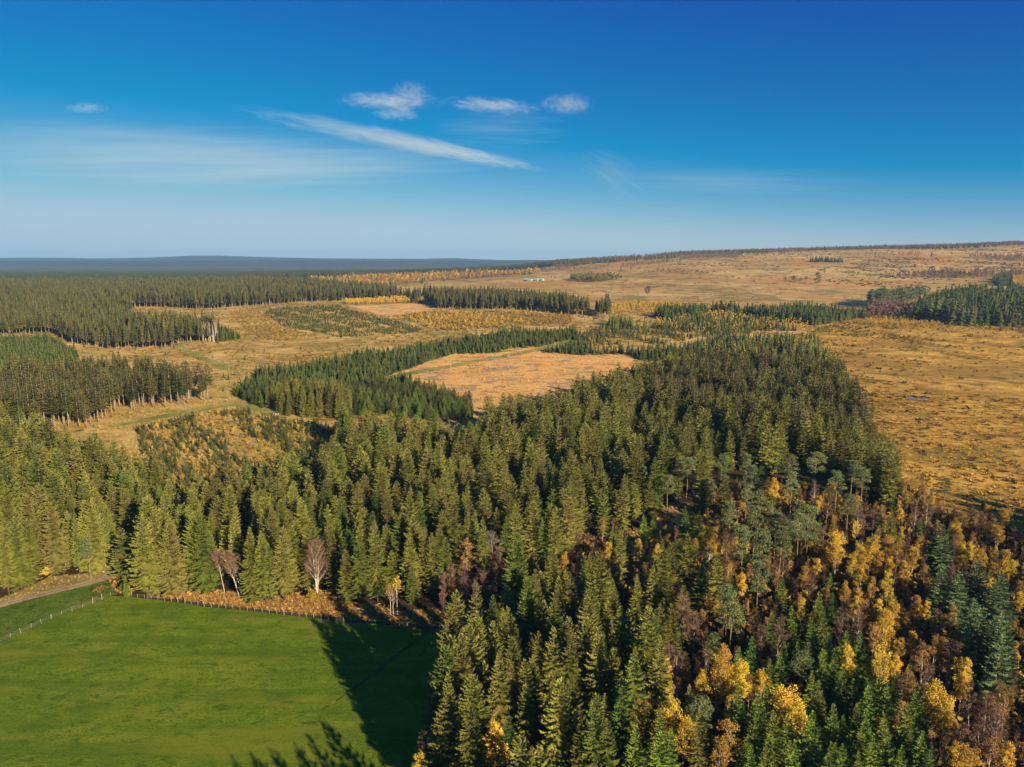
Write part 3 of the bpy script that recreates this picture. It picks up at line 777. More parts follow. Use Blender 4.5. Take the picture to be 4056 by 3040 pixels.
def scatter(name, pts, variants, label, kind='stuff'):
    """pts (n,7): x, y, z, rotation, scale, height stretch, variant -> one object of uncountable growth"""
    pts = np.asarray(pts, np.float32)
    me = bpy.data.meshes.new(name)
    me.vertices.add(len(pts)); me.vertices.foreach_set('co', pts[:, :3].ravel())
    rot = np.random.default_rng(len(pts)).normal(0, .028, (len(pts), 3)).astype(np.float32); rot[:, 2] = pts[:, 3]
    scl = np.stack([pts[:, 4], pts[:, 4], pts[:, 4] * pts[:, 5]], 1)
    a = me.attributes.new('rot', 'FLOAT_VECTOR', 'POINT'); a.data.foreach_set('vector', rot.ravel())
    a = me.attributes.new('scl', 'FLOAT_VECTOR', 'POINT'); a.data.foreach_set('vector', scl.astype(np.float32).ravel())
    a = me.attributes.new('pick', 'INT', 'POINT'); a.data.foreach_set('value', pts[:, 6].astype(np.int32))
    o = mesh_obj(name, me)
    ng = bpy.data.node_groups.new(name, 'GeometryNodeTree')
    ng.interface.new_socket('Geometry', in_out='INPUT', socket_type='NodeSocketGeometry')
    ng.interface.new_socket('Geometry', in_out='OUTPUT', socket_type='NodeSocketGeometry')
    N, Lk = ng.nodes, ng.links
    gi, go = N.new('NodeGroupInput'), N.new('NodeGroupOutput')
    jn = N.new('GeometryNodeJoinGeometry')
    for v in variants[::-1]:
        oi = N.new('GeometryNodeObjectInfo'); oi.inputs['Object'].default_value = v; oi.inputs['As Instance'].default_value = False
        g2 = N.new('GeometryNodeGeometryToInstance')
        Lk.new(oi.outputs['Geometry'], g2.inputs[0]); Lk.new(g2.outputs[0], jn.inputs[0])
    ip = N.new('GeometryNodeInstanceOnPoints')
    ip.inputs['Pick Instance'].default_value = True
    Lk.new(gi.outputs[0], ip.inputs['Points']); Lk.new(jn.outputs[0], ip.inputs['Instance'])
    for nm, ty, sk in (('rot', 'FLOAT_VECTOR', 'Rotation'), ('scl', 'FLOAT_VECTOR', 'Scale'), ('pick', 'INT', 'Instance Index')):
        at = N.new('GeometryNodeInputNamedAttribute'); at.data_type = ty; at.inputs['Name'].default_value = nm
        out = next(s for s in at.outputs if s.enabled and s.name == 'Attribute')
        Lk.new(out, ip.inputs[sk])
    Lk.new(ip.outputs[0], go.inputs[0])
    md = o.modifiers.new('growth', 'NODES'); md.node_group = ng
    prop(o, label, kind=kind)
    return o

def fill(pg, step, jit=.42, seed=0):
    r = np.random.default_rng(seed + 1000)
    lo, hi = pg.min(0), pg.max(0)
    X, Y = np.meshgrid(np.arange(lo[0], hi[0] + step, step), np.arange(lo[1], hi[1] + step, step))
    X = X + (np.arange(X.shape[0]) % 2)[:, None] * step * .5
    X = X.ravel() + r.uniform(-jit, jit, X.size) * step; Y = Y.ravel() + r.uniform(-jit, jit, Y.size) * step
    k = inside(pg, X, Y)
    return X[k], Y[k]

def without(x, y, *pgs):
    k = np.ones(len(x), bool)
    for p in pgs: k &= ~inside(p, x, y)
    return k

def in_frame(x, y, h, margin=120):
    z = terrain(x, y)
    u0, v0, dep = project(x, y, z); u1, v1, _ = project(x, y, z + h)
    return (dep > 20) & (u0 > -margin) & (u0 < 4056 + margin) & (v1 < 3040 + 900)

# ------------------------------------------------------------------ where the trees stand
TREES = []          # (kind, x, y, height, width factor, note) : hand-placed ones
def by_top(kind, p, h, wf=1.0, note=None):
    x, y = ground_at(p[0], p[1], h); TREES.append((kind, x, y, h, wf, note))
def by_foot(kind, p, h, wf=1.0, note=None):
    x, y = ground_at(p[0], p[1]); TREES.append((kind, x, y, h, wf, note))

# forest edge along the pasture
for p, h, wf in ((c0(585, 2372), 26.5, 1.5), (c0(505, 2366), 7, 1.0)):
    by_foot('spruce' if h > 10 else 'young', p, h, wf, 'edge')
for p, h, wf in ((c0(690, 2352), 24, 1.0), (d2(60, 1230), 25, 1.15), (c0(775, 2330), 25, 1.0), (d2(560, 1340), 23, .95), (d2(700, 1350), 22, 1.05), (d2(900, 1330), 24, 1.15), (d2(780, 1340), 19, 1.0), (d2(1470, 1240), 20, .9),
                 (d2(1590, 1370), 17, 1.0), (d2(1740, 1370), 23, 1.05), (d2(1920, 1340), 24, 1.0), (d3(90, 1290), 21, 1.0), (d3(330, 1270), 20, .95), (d3(440, 1280), 19, .9), (d3(250, 1230), 22, .9),
                 (d1(100, 1260), 22, 1.0), (d1(240, 1190), 23, 1.05), (d1(350, 1150), 21, 1.05), (d1(640, 1040), 25, 1.05), (d1(875, 1030), 21, .8), (d1(1090, 1010), 25, 1.0), (d1(1000, 990), 24, 1.0)):
    by_foot('spruce', p, h, wf, 'edge')
by_foot('pine', d1(990, 1060), 13.5, 1.3, 'edge')

def tops(kind, f, h, lst, wf=1.0):
    for p in lst:
        by_top(kind, f(p[0], p[1]), p[2] if len(p) > 2 else h, wf * random.uniform(.9, 1.1))
tops('spruce', d6, 24, [(630, 230, 27), (490, 570, 23), (970, 55), (1250, 215), (1050, 370), (1620, 110), (1480, 170, 22), (1780, 145, 23), (2110, 120, 24), (1660, 670, 23), (1340, 775, 18), (1920, 1145, 18), (2140, 900, 23), (1350, 455, 20), (1880, 620, 21), (860, 815, 20), (1990, 40), (740, 640, 22), (1150, 520, 20), (2090, 860, 20), (390, 1220, 11)])
tops('young', d6, 14, [(1160, 1105, 15), (1690, 1600, 11), (1330, 1510, 9)])
tops('rust', d6, 13, [(590, 1295, 13), (1450, 1465, 12), (770, 1565, 9), (1140, 1530, 9)])
tops('gold', d6, 13, [(1020, 1185, 15), (920, 1475, 12), (170, 1530, 9), (400, 1545, 9), (590, 1535, 9), (1060, 1600, 8)])
tops('bare', d6, 12, [(205, 1255, 12)])
tops('spruce', d3, 24, [(1380, 1105, 23), (1430, 985, 21), (1650, 1215, 24), (1860, 1025, 22), (2160, 805, 27), (2040, 1060, 20), (1205, 1395, 22), (1500, 1325, 19), (2030, 1310, 23), (1790, 1500, 20), (1240, 250, 24), (1420, 240, 24), (1130, 390, 20), (1010, 310, 20), (760, 330, 22), (690, 350, 18), (660, 130, 17), (1230, 560, 26), (1270, 700, 22), (870, 400, 22), (580, 490, 20), (440, 330, 22), (200, 400, 20), (1680, 290, 24), (1560, 400, 20)])
tops('bare', d3, 13, [(920, 95, 13), (1590, 800, 15), (470, 830, 12), (2110, 780, 13), (1430, 590, 12), (1900, 830, 9), (2000, 860, 8), (1760, 330, 10)])
tops('rust', d3, 16, [(680, 685, 17), (990, 830, 10), (1060, 1365, 9), (1470, 600, 11), (2180, 420, 9)])
tops('gold', d3, 8, [(1580, 760, 7), (2140, 145, 9)])
tops('pine', d4, 20, wf=.8, lst=[(810, 25, 20), (900, 35, 20), (1270, -10, 20), (1550, -10, 21), (1610, 110, 20), (1540, 320, 19), (1690, 385, 21), (1380, 515, 22), (1640, 560, 20), (1700, 815, 23), (1520, 780, 20), (2050, 180, 21), (2010, -10, 21), (1690, 1190, 19), (1930, 790, 20), (2110, 495, 22), (1340, 1490, 14), (350, 95, 18), (1830, 520, 20), (2130, 640, 21), (980, 190, 16), (1150, 260, 15), (690, 230, 18), (1870, 640, 18)])
tops('spruce', d4, 24, [(1080, 5, 24), (560, 5, 25), (190, 205, 23), (620, 925, 25), (910, 880, 20), (1250, 1095, 20), (240, 220, 20), (480, 250, 21), (1290, 240, 18), (1720, 130, 20), (1400, 1270, 15), (2000, 570, 17)])
tops('young', d4, 13, [(420, 665, 13), (515, 685, 12), (1040, 1195, 16), (1100, 1155, 14), (870, 555, 14), (1020, 615, 15), (165, 825, 15), (250, 885, 12), (450, 890, 14), (75, 790, 13), (780, 870, 13), (390, 1200, 10), (1100, 1060, 9), (1940, 1330, 12)])
tops('gold', d4, 12, [(1840, 285, 13), (1510, 1325, 9), (1100, 620, 9), (1140, 830, 14), (2170, 1230, 12), (2150, 1590, 9), (840, 900, 9)])
tops('rust', d4, 13, [(1350, 1005, 15), (1220, 690, 12), (1460, 455, 13), (1110, 1480, 10), (1880, 1255, 9), (1400, 900, 10)])
tops('bare', d4, 11, [(860, 1525, 13), (1950, 1075, 10), (320, 1340, 12), (1330, 870, 9), (140, 60, 12), (200, 1310, 10)])
tops('pine', d5, 20, [(90, -30, 21), (330, 175, 20), (500, 65, 20), (620, 150, 19), (460, 440, 17), (20, 560, 20)])
tops('spruce', d5, 22, [(760, -60, 24), (880, -40, 24), (930, 60, 22), (930, 590, 14), (680, -30, 23)], 1.15)
tops('bare', d5, 12, [(90, 290, 12), (220, 455, 13), (730, 580, 13), (1200, 470, 17), (560, 560, 11), (600, 660, 10), (1060, 960, 11), (950, 1300, 9), (1430, 1450, 8), (1320, 460, 14), (1110, 1010, 10), (20, 1380, 9)])
tops('blue', d5, 18, [(1500, 760, 19), (1400, 870, 15), (1490, 1260, 17), (1640, 1285, 17), (1880, 1165, 18), (2060, 1390, 16), (1850, 1575, 16), (2180, 1300, 17)], 1.0)
tops('gold', d5, 12, [(320, 890, 14), (300, 980, 13), (570, 1010, 11), (740, 920, 14), (490, 1105, 11), (600, 1140, 13), (700, 1340, 12), (900, 1285, 13), (1090, 1175, 12), (1165, 1010, 11), (890, 920, 12), (105, 1140, 10), (1390, 1370, 9), (1200, 1550, 10), (1690, 980, 11), (1890, 1045, 11), (2160, 1050, 14), (780, 1060, 12), (410, 1420, 10), (560, 1480, 9), (770, 1590, 9), (940, 1590, 8), (1310, 1610, 8)])
tops('rust', d5, 11, [(990, 960, 12), (1330, 1300, 10), (220, 1430, 9), (430, 1540, 9), (1060, 1370, 9), (1840, 1150, 10), (2050, 700, 9), (1850, 700, 8)])
tops('young', d5, 10, [(550, 930, 10), (230, 1290, 11), (130, 1490, 11), (290, 1520, 10)])
tops('bare', d7, 12, [(850, -60, 15), (975, 95, 13), (700, 440, 14), (795, 485, 13), (1105, 460, 14), (1905, 145, 14), (1700, 225, 12), (1010, 560, 11), (1660, 370, 10), (1840, 410, 9), (780, 800, 10)])
tops('pine', d7, 12, [(1380, -30, 16), (1170, 290, 11), (1050, 1030, 14), (2165, 475, 13)])
tops('gold', d7, 12, [(610, 600, 13), (850, 590, 10), (1290, 475, 13), (1050, 710, 12), (1220, 615, 14), (1350, 710, 11), (1480, 640, 13), (1690, 725, 11), (1970, 930, 15), (2080, 1150, 13), (710, 1040, 14), (640, 1130, 12), (860, 1260, 12), (680, 850, 10), (540, 1280, 8)])
tops('rust', d7, 11, [(390, 1040, 13), (460, 960, 12), (310, 960, 11), (1360, 1280, 14), (1250, 1430, 12), (1580, 760, 10), (1120, 800, 9), (1340, 610, 10), (2110, 830, 7)])
tops('spruce', d7, 22, [(410, 0, 24), (290, 445, 24), (20, 1175, 20), (260, 60, 20), (130, -30, 22), (600, 330, 21), (30, 440, 20), (520, 110, 18), (640, -30, 19)])
tops('young', d7, 13, [(1590, 320, 15), (1460, 450, 13), (1920, 485, 14), (190, 850, 17), (340, 1310, 16), (1440, 850, 17), (1450, 1050, 14), (1610, 970, 16), (1770, 860, 16), (600, 1390, 15), (720, 1340, 15), (1850, 1170, 15), (1770, 1490, 13), (2090, 1480, 13), (1640, 1150, 14), (560, 1000, 13), (1730, 1160, 13), (1990, 1210, 13), (1970, 390, 13), (2110, 400, 12), (1850, 80, 15), (1790, 180, 13), (2060, -10, 13), (1560, 1430, 13), (1600, 1560, 12)])
tops('young', d8, 13, [(30, 1155, 15), (80, 140, 15), (320, 485, 15), (410, 645, 14), (150, 815, 14), (400, 745, 13), (515, 795, 12), (680, 855, 14), (880, 825, 15), (1215, 845, 16), (960, 695, 12), (300, 1050, 13), (540, 1070, 14), (650, 1110, 13), (905, 1180, 15), (1155, 1075, 15), (630, 1310, 13), (715, 1400, 13), (240, 1515, 12), (430, 1515, 12), (590, 1600, 11), (1030, 1515, 12), (1240, 1340, 13), (1360, 1525, 11), (430, 265, 13), (600, 290, 13), (240, 275, 13), (20, 400, 14), (640, 450, 13), (800, 770, 14), (190, 10, 14), (70, 700, 13), (310, 1545, 11), (860, 1420, 12), (1130, 1300, 12), (200, 470, 13)])
tops('gold', d8, 11, [(460, 470, 13), (840, 440, 15), (990, 395, 12), (860, 75, 14), (970, -10, 12), (1410, 900, 14), (1530, 1010, 12), (1500, 1080, 12), (1630, 1565, 11), (1780, 1595, 11), (1480, 385, 11), (1720, 585, 12), (1560, 1200, 11), (1700, 780, 10), (1160, 290, 10), (2190, 1530, 11), (1000, 560, 11)])
tops('rust', d8, 11, [(1100, 735, 13), (1060, 1060, 12), (2030, 1400, 13), (1440, 80, 12), (1280, 445, 13), (1590, 395, 12), (740, 170, 13), (1140, 850, 11), (1330, 1370, 11), (1400, 320, 10), (740, 330, 9), (2180, 890, 13), (1340, 880, 9)])
tops('bare', d8, 11, [(370, 85, 12), (470, 55, 13), (540, 160, 11), (560, -30, 11), (1560, 420, 12), (1820, 850, 12), (1980, 1000, 11), (1700, 1300, 11), (1560, 1350, 10), (2080, 1120, 12), (1900, 1250, 11), (2120, 1300, 11), (1300, 620, 11)])
tops('blue', d8, 18, [(1880, 0, 18), (2110, 85, 17), (2190, 165, 18), (2120, 340, 18), (2010, 170, 15)])

tree_xy = np.array([(t[1], t[2]) for t in TREES]); tree_h = np.array([t[3] for t in TREES])

# forest stands (outline, kind mix, spacing, height range)
P_MAIN = np.concatenate([poly([c0(-1600, 2790), c0(-500, 2505), c0(-100, 2398), c0(40, 2350), c0(230, 2275), c0(330, 2262), c0(425, 2235), c0(470, 2330), c0(540, 2358), c0(742, 2338), c0(963, 2340), c0(1028, 2372), c0(1147, 2350), c0(1343, 2330), c0(1397, 2385), c0(1523, 2400), c0(1620, 2395),
                              d3(500, 1200), d3(620, 1060), d3(1100, 1000), d3(1450, 1000), d3(1700, 900), d3(1850, 760), d4(150, 850), d4(400, 700), d4(620, 500), d4(1000, 470), d4(1250, 200), d4(1500, 200), d4(1750, 250), d4(2211, 150), d5(350, 300), d5(700, 520), d5(930, 480),
                              c0(3560, 1935), c0(3400, 1690), c0(3320, 1500), c0(3260, 1420), c3(880, 760), c3(840, 775, 20), c3(420, 800, 20), c3(150, 830, 21), c3(0, 880, 21),
                              c2(2000, 790, 21), c2(1880, 790, 21), c2(1650, 830, 21), c2(1500, 905, 21), c2(1300, 940, 21), c2(1190, 945, 21), c2(1000, 1005, 21), c2(880, 1040, 21), c2(860, 1130, 21), c2(600, 1110, 20), c2(400, 1095, 20), c2(110, 1085, 20), c2(0, 1040, 20),
                              c1(2140, 1200, 20), c1(2000, 1275, 21), c1(1700, 1345, 21), c1(1500, 1405, 21), c1(1300, 1470, 21), c1(1150, 1420, 21), c1(900, 1330, 21), c1(560, 1250, 21), c1(0, 1240), c1(-2600, 1240)])])
P_A = poly([c1(-2600, 1300), c1(560, 1235), c1(620, 1200), c1(800, 1112), c1(1050, 1098), c1(1300, 1081), c1(1405, 1035), c1(1410, 850, 24), c1(1300, 805, 24), c1(1000, 775, 24), c1(830, 762, 24), c1(700, 725, 24), c1(480, 725, 24), c1(0, 765, 24), c1(-2600, 780, 24)])
P_A2 = poly([c1(-2600, 590, 12), c1(0, 600, 12), c1(320, 590, 12), c1(500, 695, 12), c1(480, 742, 12), c1(0, 775, 12), c1(-2600, 790, 12)])
P_B = poly([c1(-2600, 640), c1(330, 615), c1(490, 690), c1(620, 706), c1(740, 720), c1(1130, 706), c1(1190, 672), c1(1400, 668), c1(1430, 500, 24), c1(1300, 455, 25), c1(1000, 455, 25), c1(820, 435, 25), c1(640, 432, 25), c1(350, 385, 25), c1(0, 350, 25), c1(-2600, 350, 25)])
P_B2 = poly([c1(1395, 668), c1(1590, 645), c1(1565, 585, 11), c1(1430, 545, 11)])
P_C = np.concatenate([poly([c1(-2600, 352, 25), c1(0, 352, 25), c1(350, 388, 25), c1(640, 435, 25), c1(830, 437, 25), c1(860, 440), c1(1050, 440), c1(1330, 456), c1(1640, 431), c1(2000, 406), c1(2211, 399), c2(300, 390), c2(500, 386), c2(510, 330, 25), c2(300, 282, 25), c2(0, 265, 25), c1(2000, 235, 25)]), poly([c1(1200, 240, 25), c1(0, 248, 25), c1(-2600, 248, 25)])])
P_C2 = poly([c2(500, 388), c2(620, 452), c2(1000, 457), c2(1180, 457), c2(1400, 482), c2(1540, 497), c2(1680, 482), c2(1745, 452), c2(1730, 420, 22), c2(1540, 358, 25), c2(1200, 318, 25), c2(900, 308, 25), c2(510, 312, 25)])
P_E = poly([c1(1700, 480), c1(1770, 445), c1(2211, 425), c2(0, 440), c2(180, 492), c2(400, 540), c2(545, 590), c2(400, 612), c2(250, 620), c2(0, 640), c1(2100, 610), c1(1830, 565)])
P_F = poly([c1(1495, 850), c1(1560, 800, 8), c1(1800, 808, 8), c1(2050, 760, 9), c1(2211, 720, 9), c2(200, 690, 9), c2(380, 672, 10), c2(530, 645, 10), c2(880, 585, 10), c2(1100, 556, 10), c2(1500, 545, 10), c2(1600, 600, 9), c2(1600, 630), c2(1480, 660), c2(1300, 697), c2(1100, 706), c2(900, 758), c2(700, 762), c2(540, 812), c2(330, 872), c2(430, 905), c2(620, 985), c2(840, 1045), c2(900, 1135), c2(860, 1180), c2(600, 1180), c2(300, 1150), c2(0, 1140), c1(2211, 1170), c1(2100, 1165), c1(1760, 1130), c1(1610, 1060), c1(1500, 1020)])
P_F1 = poly([c1(1730, 1130), c1(1740, 1070), c1(1850, 1040), c1(2211, 1060), c2(100, 1100), c2(60, 1140), c1(2211, 1170), c1(2020, 1160), c1(1850, 1150)])
P_J = poly([c2(1290, 735), c2(1330, 690, 6), c2(1560, 648, 8), c2(1650, 690, 6), c2(1900, 690, 8), c2(2211, 655, 10), c3(200, 757, 12), c3(500, 752, 12), c3(840, 748, 12), c3(850, 800), c3(300, 880), c3(0, 920), c2(2000, 800), c2(1850, 752), c2(1560, 755)])
P_L = poly([q8(640, 240), q8(760, 150, 10), q8(1000, 130, 11), q8(1220, 150, 11), q8(1450, 150, 11), q8(1560, 135, 12), q8(1900, 130, 12), q8(2211, 150, 12), c3(1180, 620, 12), c3(1185, 715), c3(1000, 730), q8(2100, 335), q8(1950, 290), q8(1700, 280), q8(1530, 250), q8(1350, 200), q8(1150, 200), q8(1000, 250), q8(760, 270)])
P_LG = poly([q8(640, 350), q8(660, 240), q8(800, 240), q8(1100, 190), q8(1330, 185), q8(1500, 220), q8(1700, 260), q8(2000, 300), q8(2130, 345), q8(1900, 365), q8(1400, 360), q8(1200, 380), q8(850, 370)])
P_LY = poly([c2(1700, 500), c2(1740, 440), c2(1900, 415), c2(2211, 425), c3(240, 605), c3(0, 640), c2(2100, 500), c2(1900, 470)])
P_LS = poly([q8(170, 330), q8(280, 200, 16), q8(330, 170, 18), q8(480, 215, 17), q8(640, 225, 16), q8(660, 330), q8(500, 345), q8(330, 350)])
P_D1 = poly([c1(1480, 470), c1(1650, 440), c1(1760, 520), c1(1900, 590), c1(2211, 660), c1(2150, 650), c1(1700, 650), c1(1600, 600)])
P_D2 = poly([c2(340, 500), c2(560, 470), c2(1180, 465), c2(1500, 500), c2(1500, 545), c2(1320, 560), c2(900, 575), c2(830, 600), c2(620, 590)])
P_D3 = poly([c2(0, 405), c2(500, 390), c2(520, 410), c2(300, 418), c2(40, 428)])
P_MD = poly([q6(1180, 610), q6(1330, 640), q6(1560, 672), q6(1760, 675), q6(2050, 690), q6(2300, 690), q6(2300, 320, 18), q6(1900, 335, 18), q6(1600, 345, 18), q6(1500, 370, 18), q6(1400, 400, 18), q6(1280, 430, 18)])
P_MB = poly([q6(770, 620), q6(1180, 610), q6(1200, 470, 14), q6(1000, 430, 14), q6(780, 470, 14)])
P_MP = poly([q6(770, 520), q6(800, 385, 18), q6(930, 365, 18), q6(1000, 400, 15), q6(1150, 345, 18), q6(1310, 345, 18), q6(1340, 420), q6(1150, 500), q6(950, 520)])
P_MY = poly([q6(760, 640), q6(900, 590), q6(1180, 620), q6(1540, 640), q6(1560, 690), q6(1300, 720), q6(1000, 700), q6(800, 690)])

P_UPPER = poly([c0(2500, 1560), c0(2700, 1480), c0(3150, 1420), c0(3330, 1560), c0(3450, 1800), c0(3000, 1820), c0(2800, 1750), c0(2600, 1700)])
FOREST = {}     # kind -> list of arrays (x, y, h, wf)
def stand(kind, pg, step, hr, seed, excl=(), wf=(.85, 1.15), keep=1.0, jit=.42, clump=None):
    x, y = fill(pg, step, jit, seed)
    r = np.random.default_rng(seed)
    k = without(x, y, *excl) & (r.random(len(x)) < keep)
    k &= in_frame(x, y, hr[1], 1300)
    if clump:
        q = clump[0]; k &= (np.sin(x / q + seed) * np.sin(y / (q * 1.3) + seed * 2.1) + .6 * np.sin(x / (q * .45) + y / (q * .6) + seed)) > clump[1]
    x, y = x[k], y[k]
    # leave room around hand-placed trees
    if len(x):
        dmin = np.full(len(x), 1e9)
        for (tx, ty), th in zip(tree_xy, tree_h):
            dmin = np.minimum(dmin, np.hypot(x - tx, y - ty) - (2.3 if th > 10 else 1.2))
        k = dmin > 0.6
        x, y = x[k], y[k]
    h = r.uniform(hr[0], hr[1], len(x)) * (1 + .13 * np.sin(x / 19 + seed) * np.sin(y / 27 + seed * .7) + .07 * np.sin(x / 7.3 + y / 9.1)); w = r.uniform(wf[0], wf[1], len(x))
    FOREST.setdefault(kind, []).append(np.stack([x, y, h, w], 1))

EX = (P_PAST, P_VERGE, P_TRACK, P_ROADSIDE, P_CLEAR, P_CUT, P_PATH, P_THICK, P_LANEGAP, P_GLADE)
stand('spruce', P_MAIN, 6.9, (13.5, 25.5), 1, EX + (P_MOOR,), keep=.92, wf=(.95, 1.4))
stand('trunked', P_UPPER, 8.5, (21, 27), 101, EX + (P_MOOR,), keep=.6, wf=(1.0, 1.4))
stand('trunked', P_A, 6.4, (19, 27), 2, EX)
stand('young', P_A2, 4.4, (8, 14), 3, (P_A,), wf=(1.0, 1.4))
stand('trunked', P_B, 7.2, (20, 29), 4, (P_LANE,))
stand('young', P_B2, 4.0, (9, 12), 5)
stand('trunked', P_C, 8.6, (18, 30), 6, wf=(.9, 1.3))
stand('trunked', P_C2, 7.6, (20, 30), 7, wf=(.9, 1.25))
stand('young', P_E, 3.3, (1.6, 4.2), 8, wf=(1.1, 1.7), keep=.8, clump=(9, -.7))
stand('rust', P_E, 9, (1.5, 3.0), 108, wf=(1.3, 2.0), keep=.6)
stand('young', P_F, 4.6, (4.5, 10.5), 9, (P_CUT, P_PATH, P_CLEAR, P_F1, P_MAIN), wf=(1.05, 1.5))
stand('spruce', P_F1, 5.2, (15, 21), 10, (P_RIDE,))
stand('young', P_J, 4.8, (5, 13), 11, (P_CUT, P_PATH, P_MAIN))
P_K2 = poly([q8(-150, 520), q8(-100, 420), q8(150, 350), q8(500, 345), q8(1000, 385), q8(1500, 350), q8(1500, 400), q8(1000, 420), q8(720, 500), q8(300, 480)])
stand('young', P_K2, 6, (3, 9), 112, (P_CUT, P_PATH, P_MAIN, P_J), keep=.9, clump=(26, -.5), wf=(1.0, 1.5))
stand('gold', P_K2, 9, (2.5, 5), 113, (P_CUT, P_PATH, P_MAIN), keep=.5, clump=(30, -.1), wf=(1.1, 1.7))
stand('rust', P_K2, 7, (2, 4), 114, (P_CUT, P_PATH, P_MAIN), keep=.7, wf=(1.1, 1.7))
stand('fir', P_L, 5.2, (10, 20), 12, (P_MOOR,), wf=(.95, 1.35))
stand('gold', P_LG, 7, (4, 8), 13, (P_MOOR,), keep=.65, wf=(1.1, 1.6))
stand('young', P_LG, 5.6, (6, 13), 14, (P_MOOR,), keep=.75, clump=(45, -.2))
stand('gold', P_LY, 6.5, (4, 7), 15, keep=.8, wf=(1.3, 1.9))
stand('young', P_LY, 8, (5, 9), 16, keep=.5, clump=(40, .1))
stand('spruce', P_LS, 6, (13, 19), 17)
stand('rust', P_D1, 5.5, (1.8, 4.0), 18, (P_E,), keep=.8, wf=(1.3, 2.0), clump=(33, -.35))
stand('gold', P_D1, 9, (2.0, 3.8), 218, (P_E,), keep=.6, wf=(1.3, 2.0), clump=(40, -.2))
stand('bushy', P_D1, 5.5, (1.2, 2.6), 118, (P_E,), keep=.7, wf=(1.0, 1.6))
stand('gold', P_D2, 7.5, (3.0, 6.5), 19, (P_F,), keep=.7, wf=(1.2, 1.9), clump=(36, -.5))
stand('rust', P_D2, 6.5, (2.5, 5.5), 219, (P_F,), keep=.75, wf=(1.2, 1.9), clump=(45, -.6))
stand('young', P_D2, 9, (2.5, 6), 319, (P_F,), keep=.6, clump=(50, .35))
stand('bushy', P_D2, 7, (1.5, 3), 119, (P_F,), keep=.6, wf=(1.0, 1.6))
stand('gold', P_D3, 7, (6, 9), 20)
stand('fir', P_MD, 8.4, (15, 30), 21, wf=(1.0, 1.5))
stand('trunked', P_MD, 22, (20, 26), 221, keep=.6)
stand('pine', P_MD, 17, (15, 21), 121, keep=.7)
stand('bare', P_MB, 8.0, (12, 20), 22, wf=(1.0, 1.4))
stand('young', P_MB, 20, (10, 18), 122, keep=.7)
stand('pine', P_MP, 9.5, (20, 28), 23, wf=(1.1, 1.5))
stand('gold', P_MY, 6.5, (3.5, 7), 24, keep=.8, wf=(1.2, 1.8))
P_CLEARS = poly([c1(880, 1230), c1(1050, 1190), c1(1300, 1150), c1(1560, 1110), c1(1720, 1150), c1(2060, 1200), c1(2211, 1230), c1(2140, 1200, 20), c1(2000, 1275, 21), c1(1700, 1345, 21), c1(1500, 1405, 21), c1(1300, 1470, 21), c1(1150, 1420, 21), c1(950, 1340, 21)])
stand('rust', P_CLEARS, 4.4, (1.6, 3.4), 25, (P_RIDE, P_A, P_MAIN), keep=.35, wf=(1.1, 1.7))
stand('gold', P_CLEARS, 7.5, (2.0, 4.0), 26, (P_RIDE, P_A, P_MAIN), keep=.3, wf=(1.1, 1.6))
stand('young', P_CLEARS, 3.4, (2.4, 6.0), 27, (P_RIDE, P_A, P_MAIN), keep=.8, clump=(14, -.35))
stand('bushy', P_CLEARS, 4, (1.0, 2.2), 127, (P_RIDE, P_A, P_MAIN), keep=.5)
stand('sapling', P_THICK, 2.9, (7, 12), 28, (P_PAST,), keep=.9, wf=(.7, 1.0))
P_HOLE0 = poly([c0(2150, 2260), c0(2200, 2080), c0(2450, 2060), c0(2500, 2190), c0(2350, 2290)])
stand('sapling', P_HOLE0, 4.0, (4, 8), 128, keep=.6); stand('rust', P_HOLE0, 6.0, (3, 7), 129, keep=.5)
stand('bushy', P_HEATH, 8, (.8, 2.4), 130, (P_CUT, P_PATH, P_LANE, P_RIDE, P_CLEAR, P_PALE, P_E, P_MOOR), keep=.7, wf=(1.0, 1.8), clump=(37, .1))
stand('brush', P_HEATH, 9, (.6, 2.0), 131, (P_CUT, P_PATH, P_LANE, P_RIDE, P_CLEAR, P_PALE, P_E, P_MOOR), keep=.6, wf=(1.0, 1.9), clump=(52, .25))
stand('young', P_HEATH, 17, (1.5, 5), 132, (P_CUT, P_PATH, P_LANE, P_RIDE, P_CLEAR, P_PALE, P_E, P_MOOR), keep=.5, wf=(1.0, 1.5), clump=(60, .1))
# scrub of the corridor and heath
P_HEATHSCRUB = poly([c1(1450, 830), c1(1160, 720), c1(1600, 660), c1(2211, 640), c2(560, 600), c2(900, 590), c2(300, 700), c2(0, 705), c1(1800, 790)])
stand('young', P_HEATHSCRUB, 22, (2, 5), 29, (P_F, P_LANE), keep=.5)
stand('rust', P_HEATHSCRUB, 11, (1.5, 3.2), 30, (P_F, P_LANE), keep=.4, wf=(1.1, 1.6))
P_CORR = poly([c1(1420, 880), c1(1500, 840), c1(1650, 860), c1(1660, 910), c1(1500, 1000), c1(1420, 1000)])
stand('young', P_CORR, 9, (2.5, 6), 31, keep=.6)
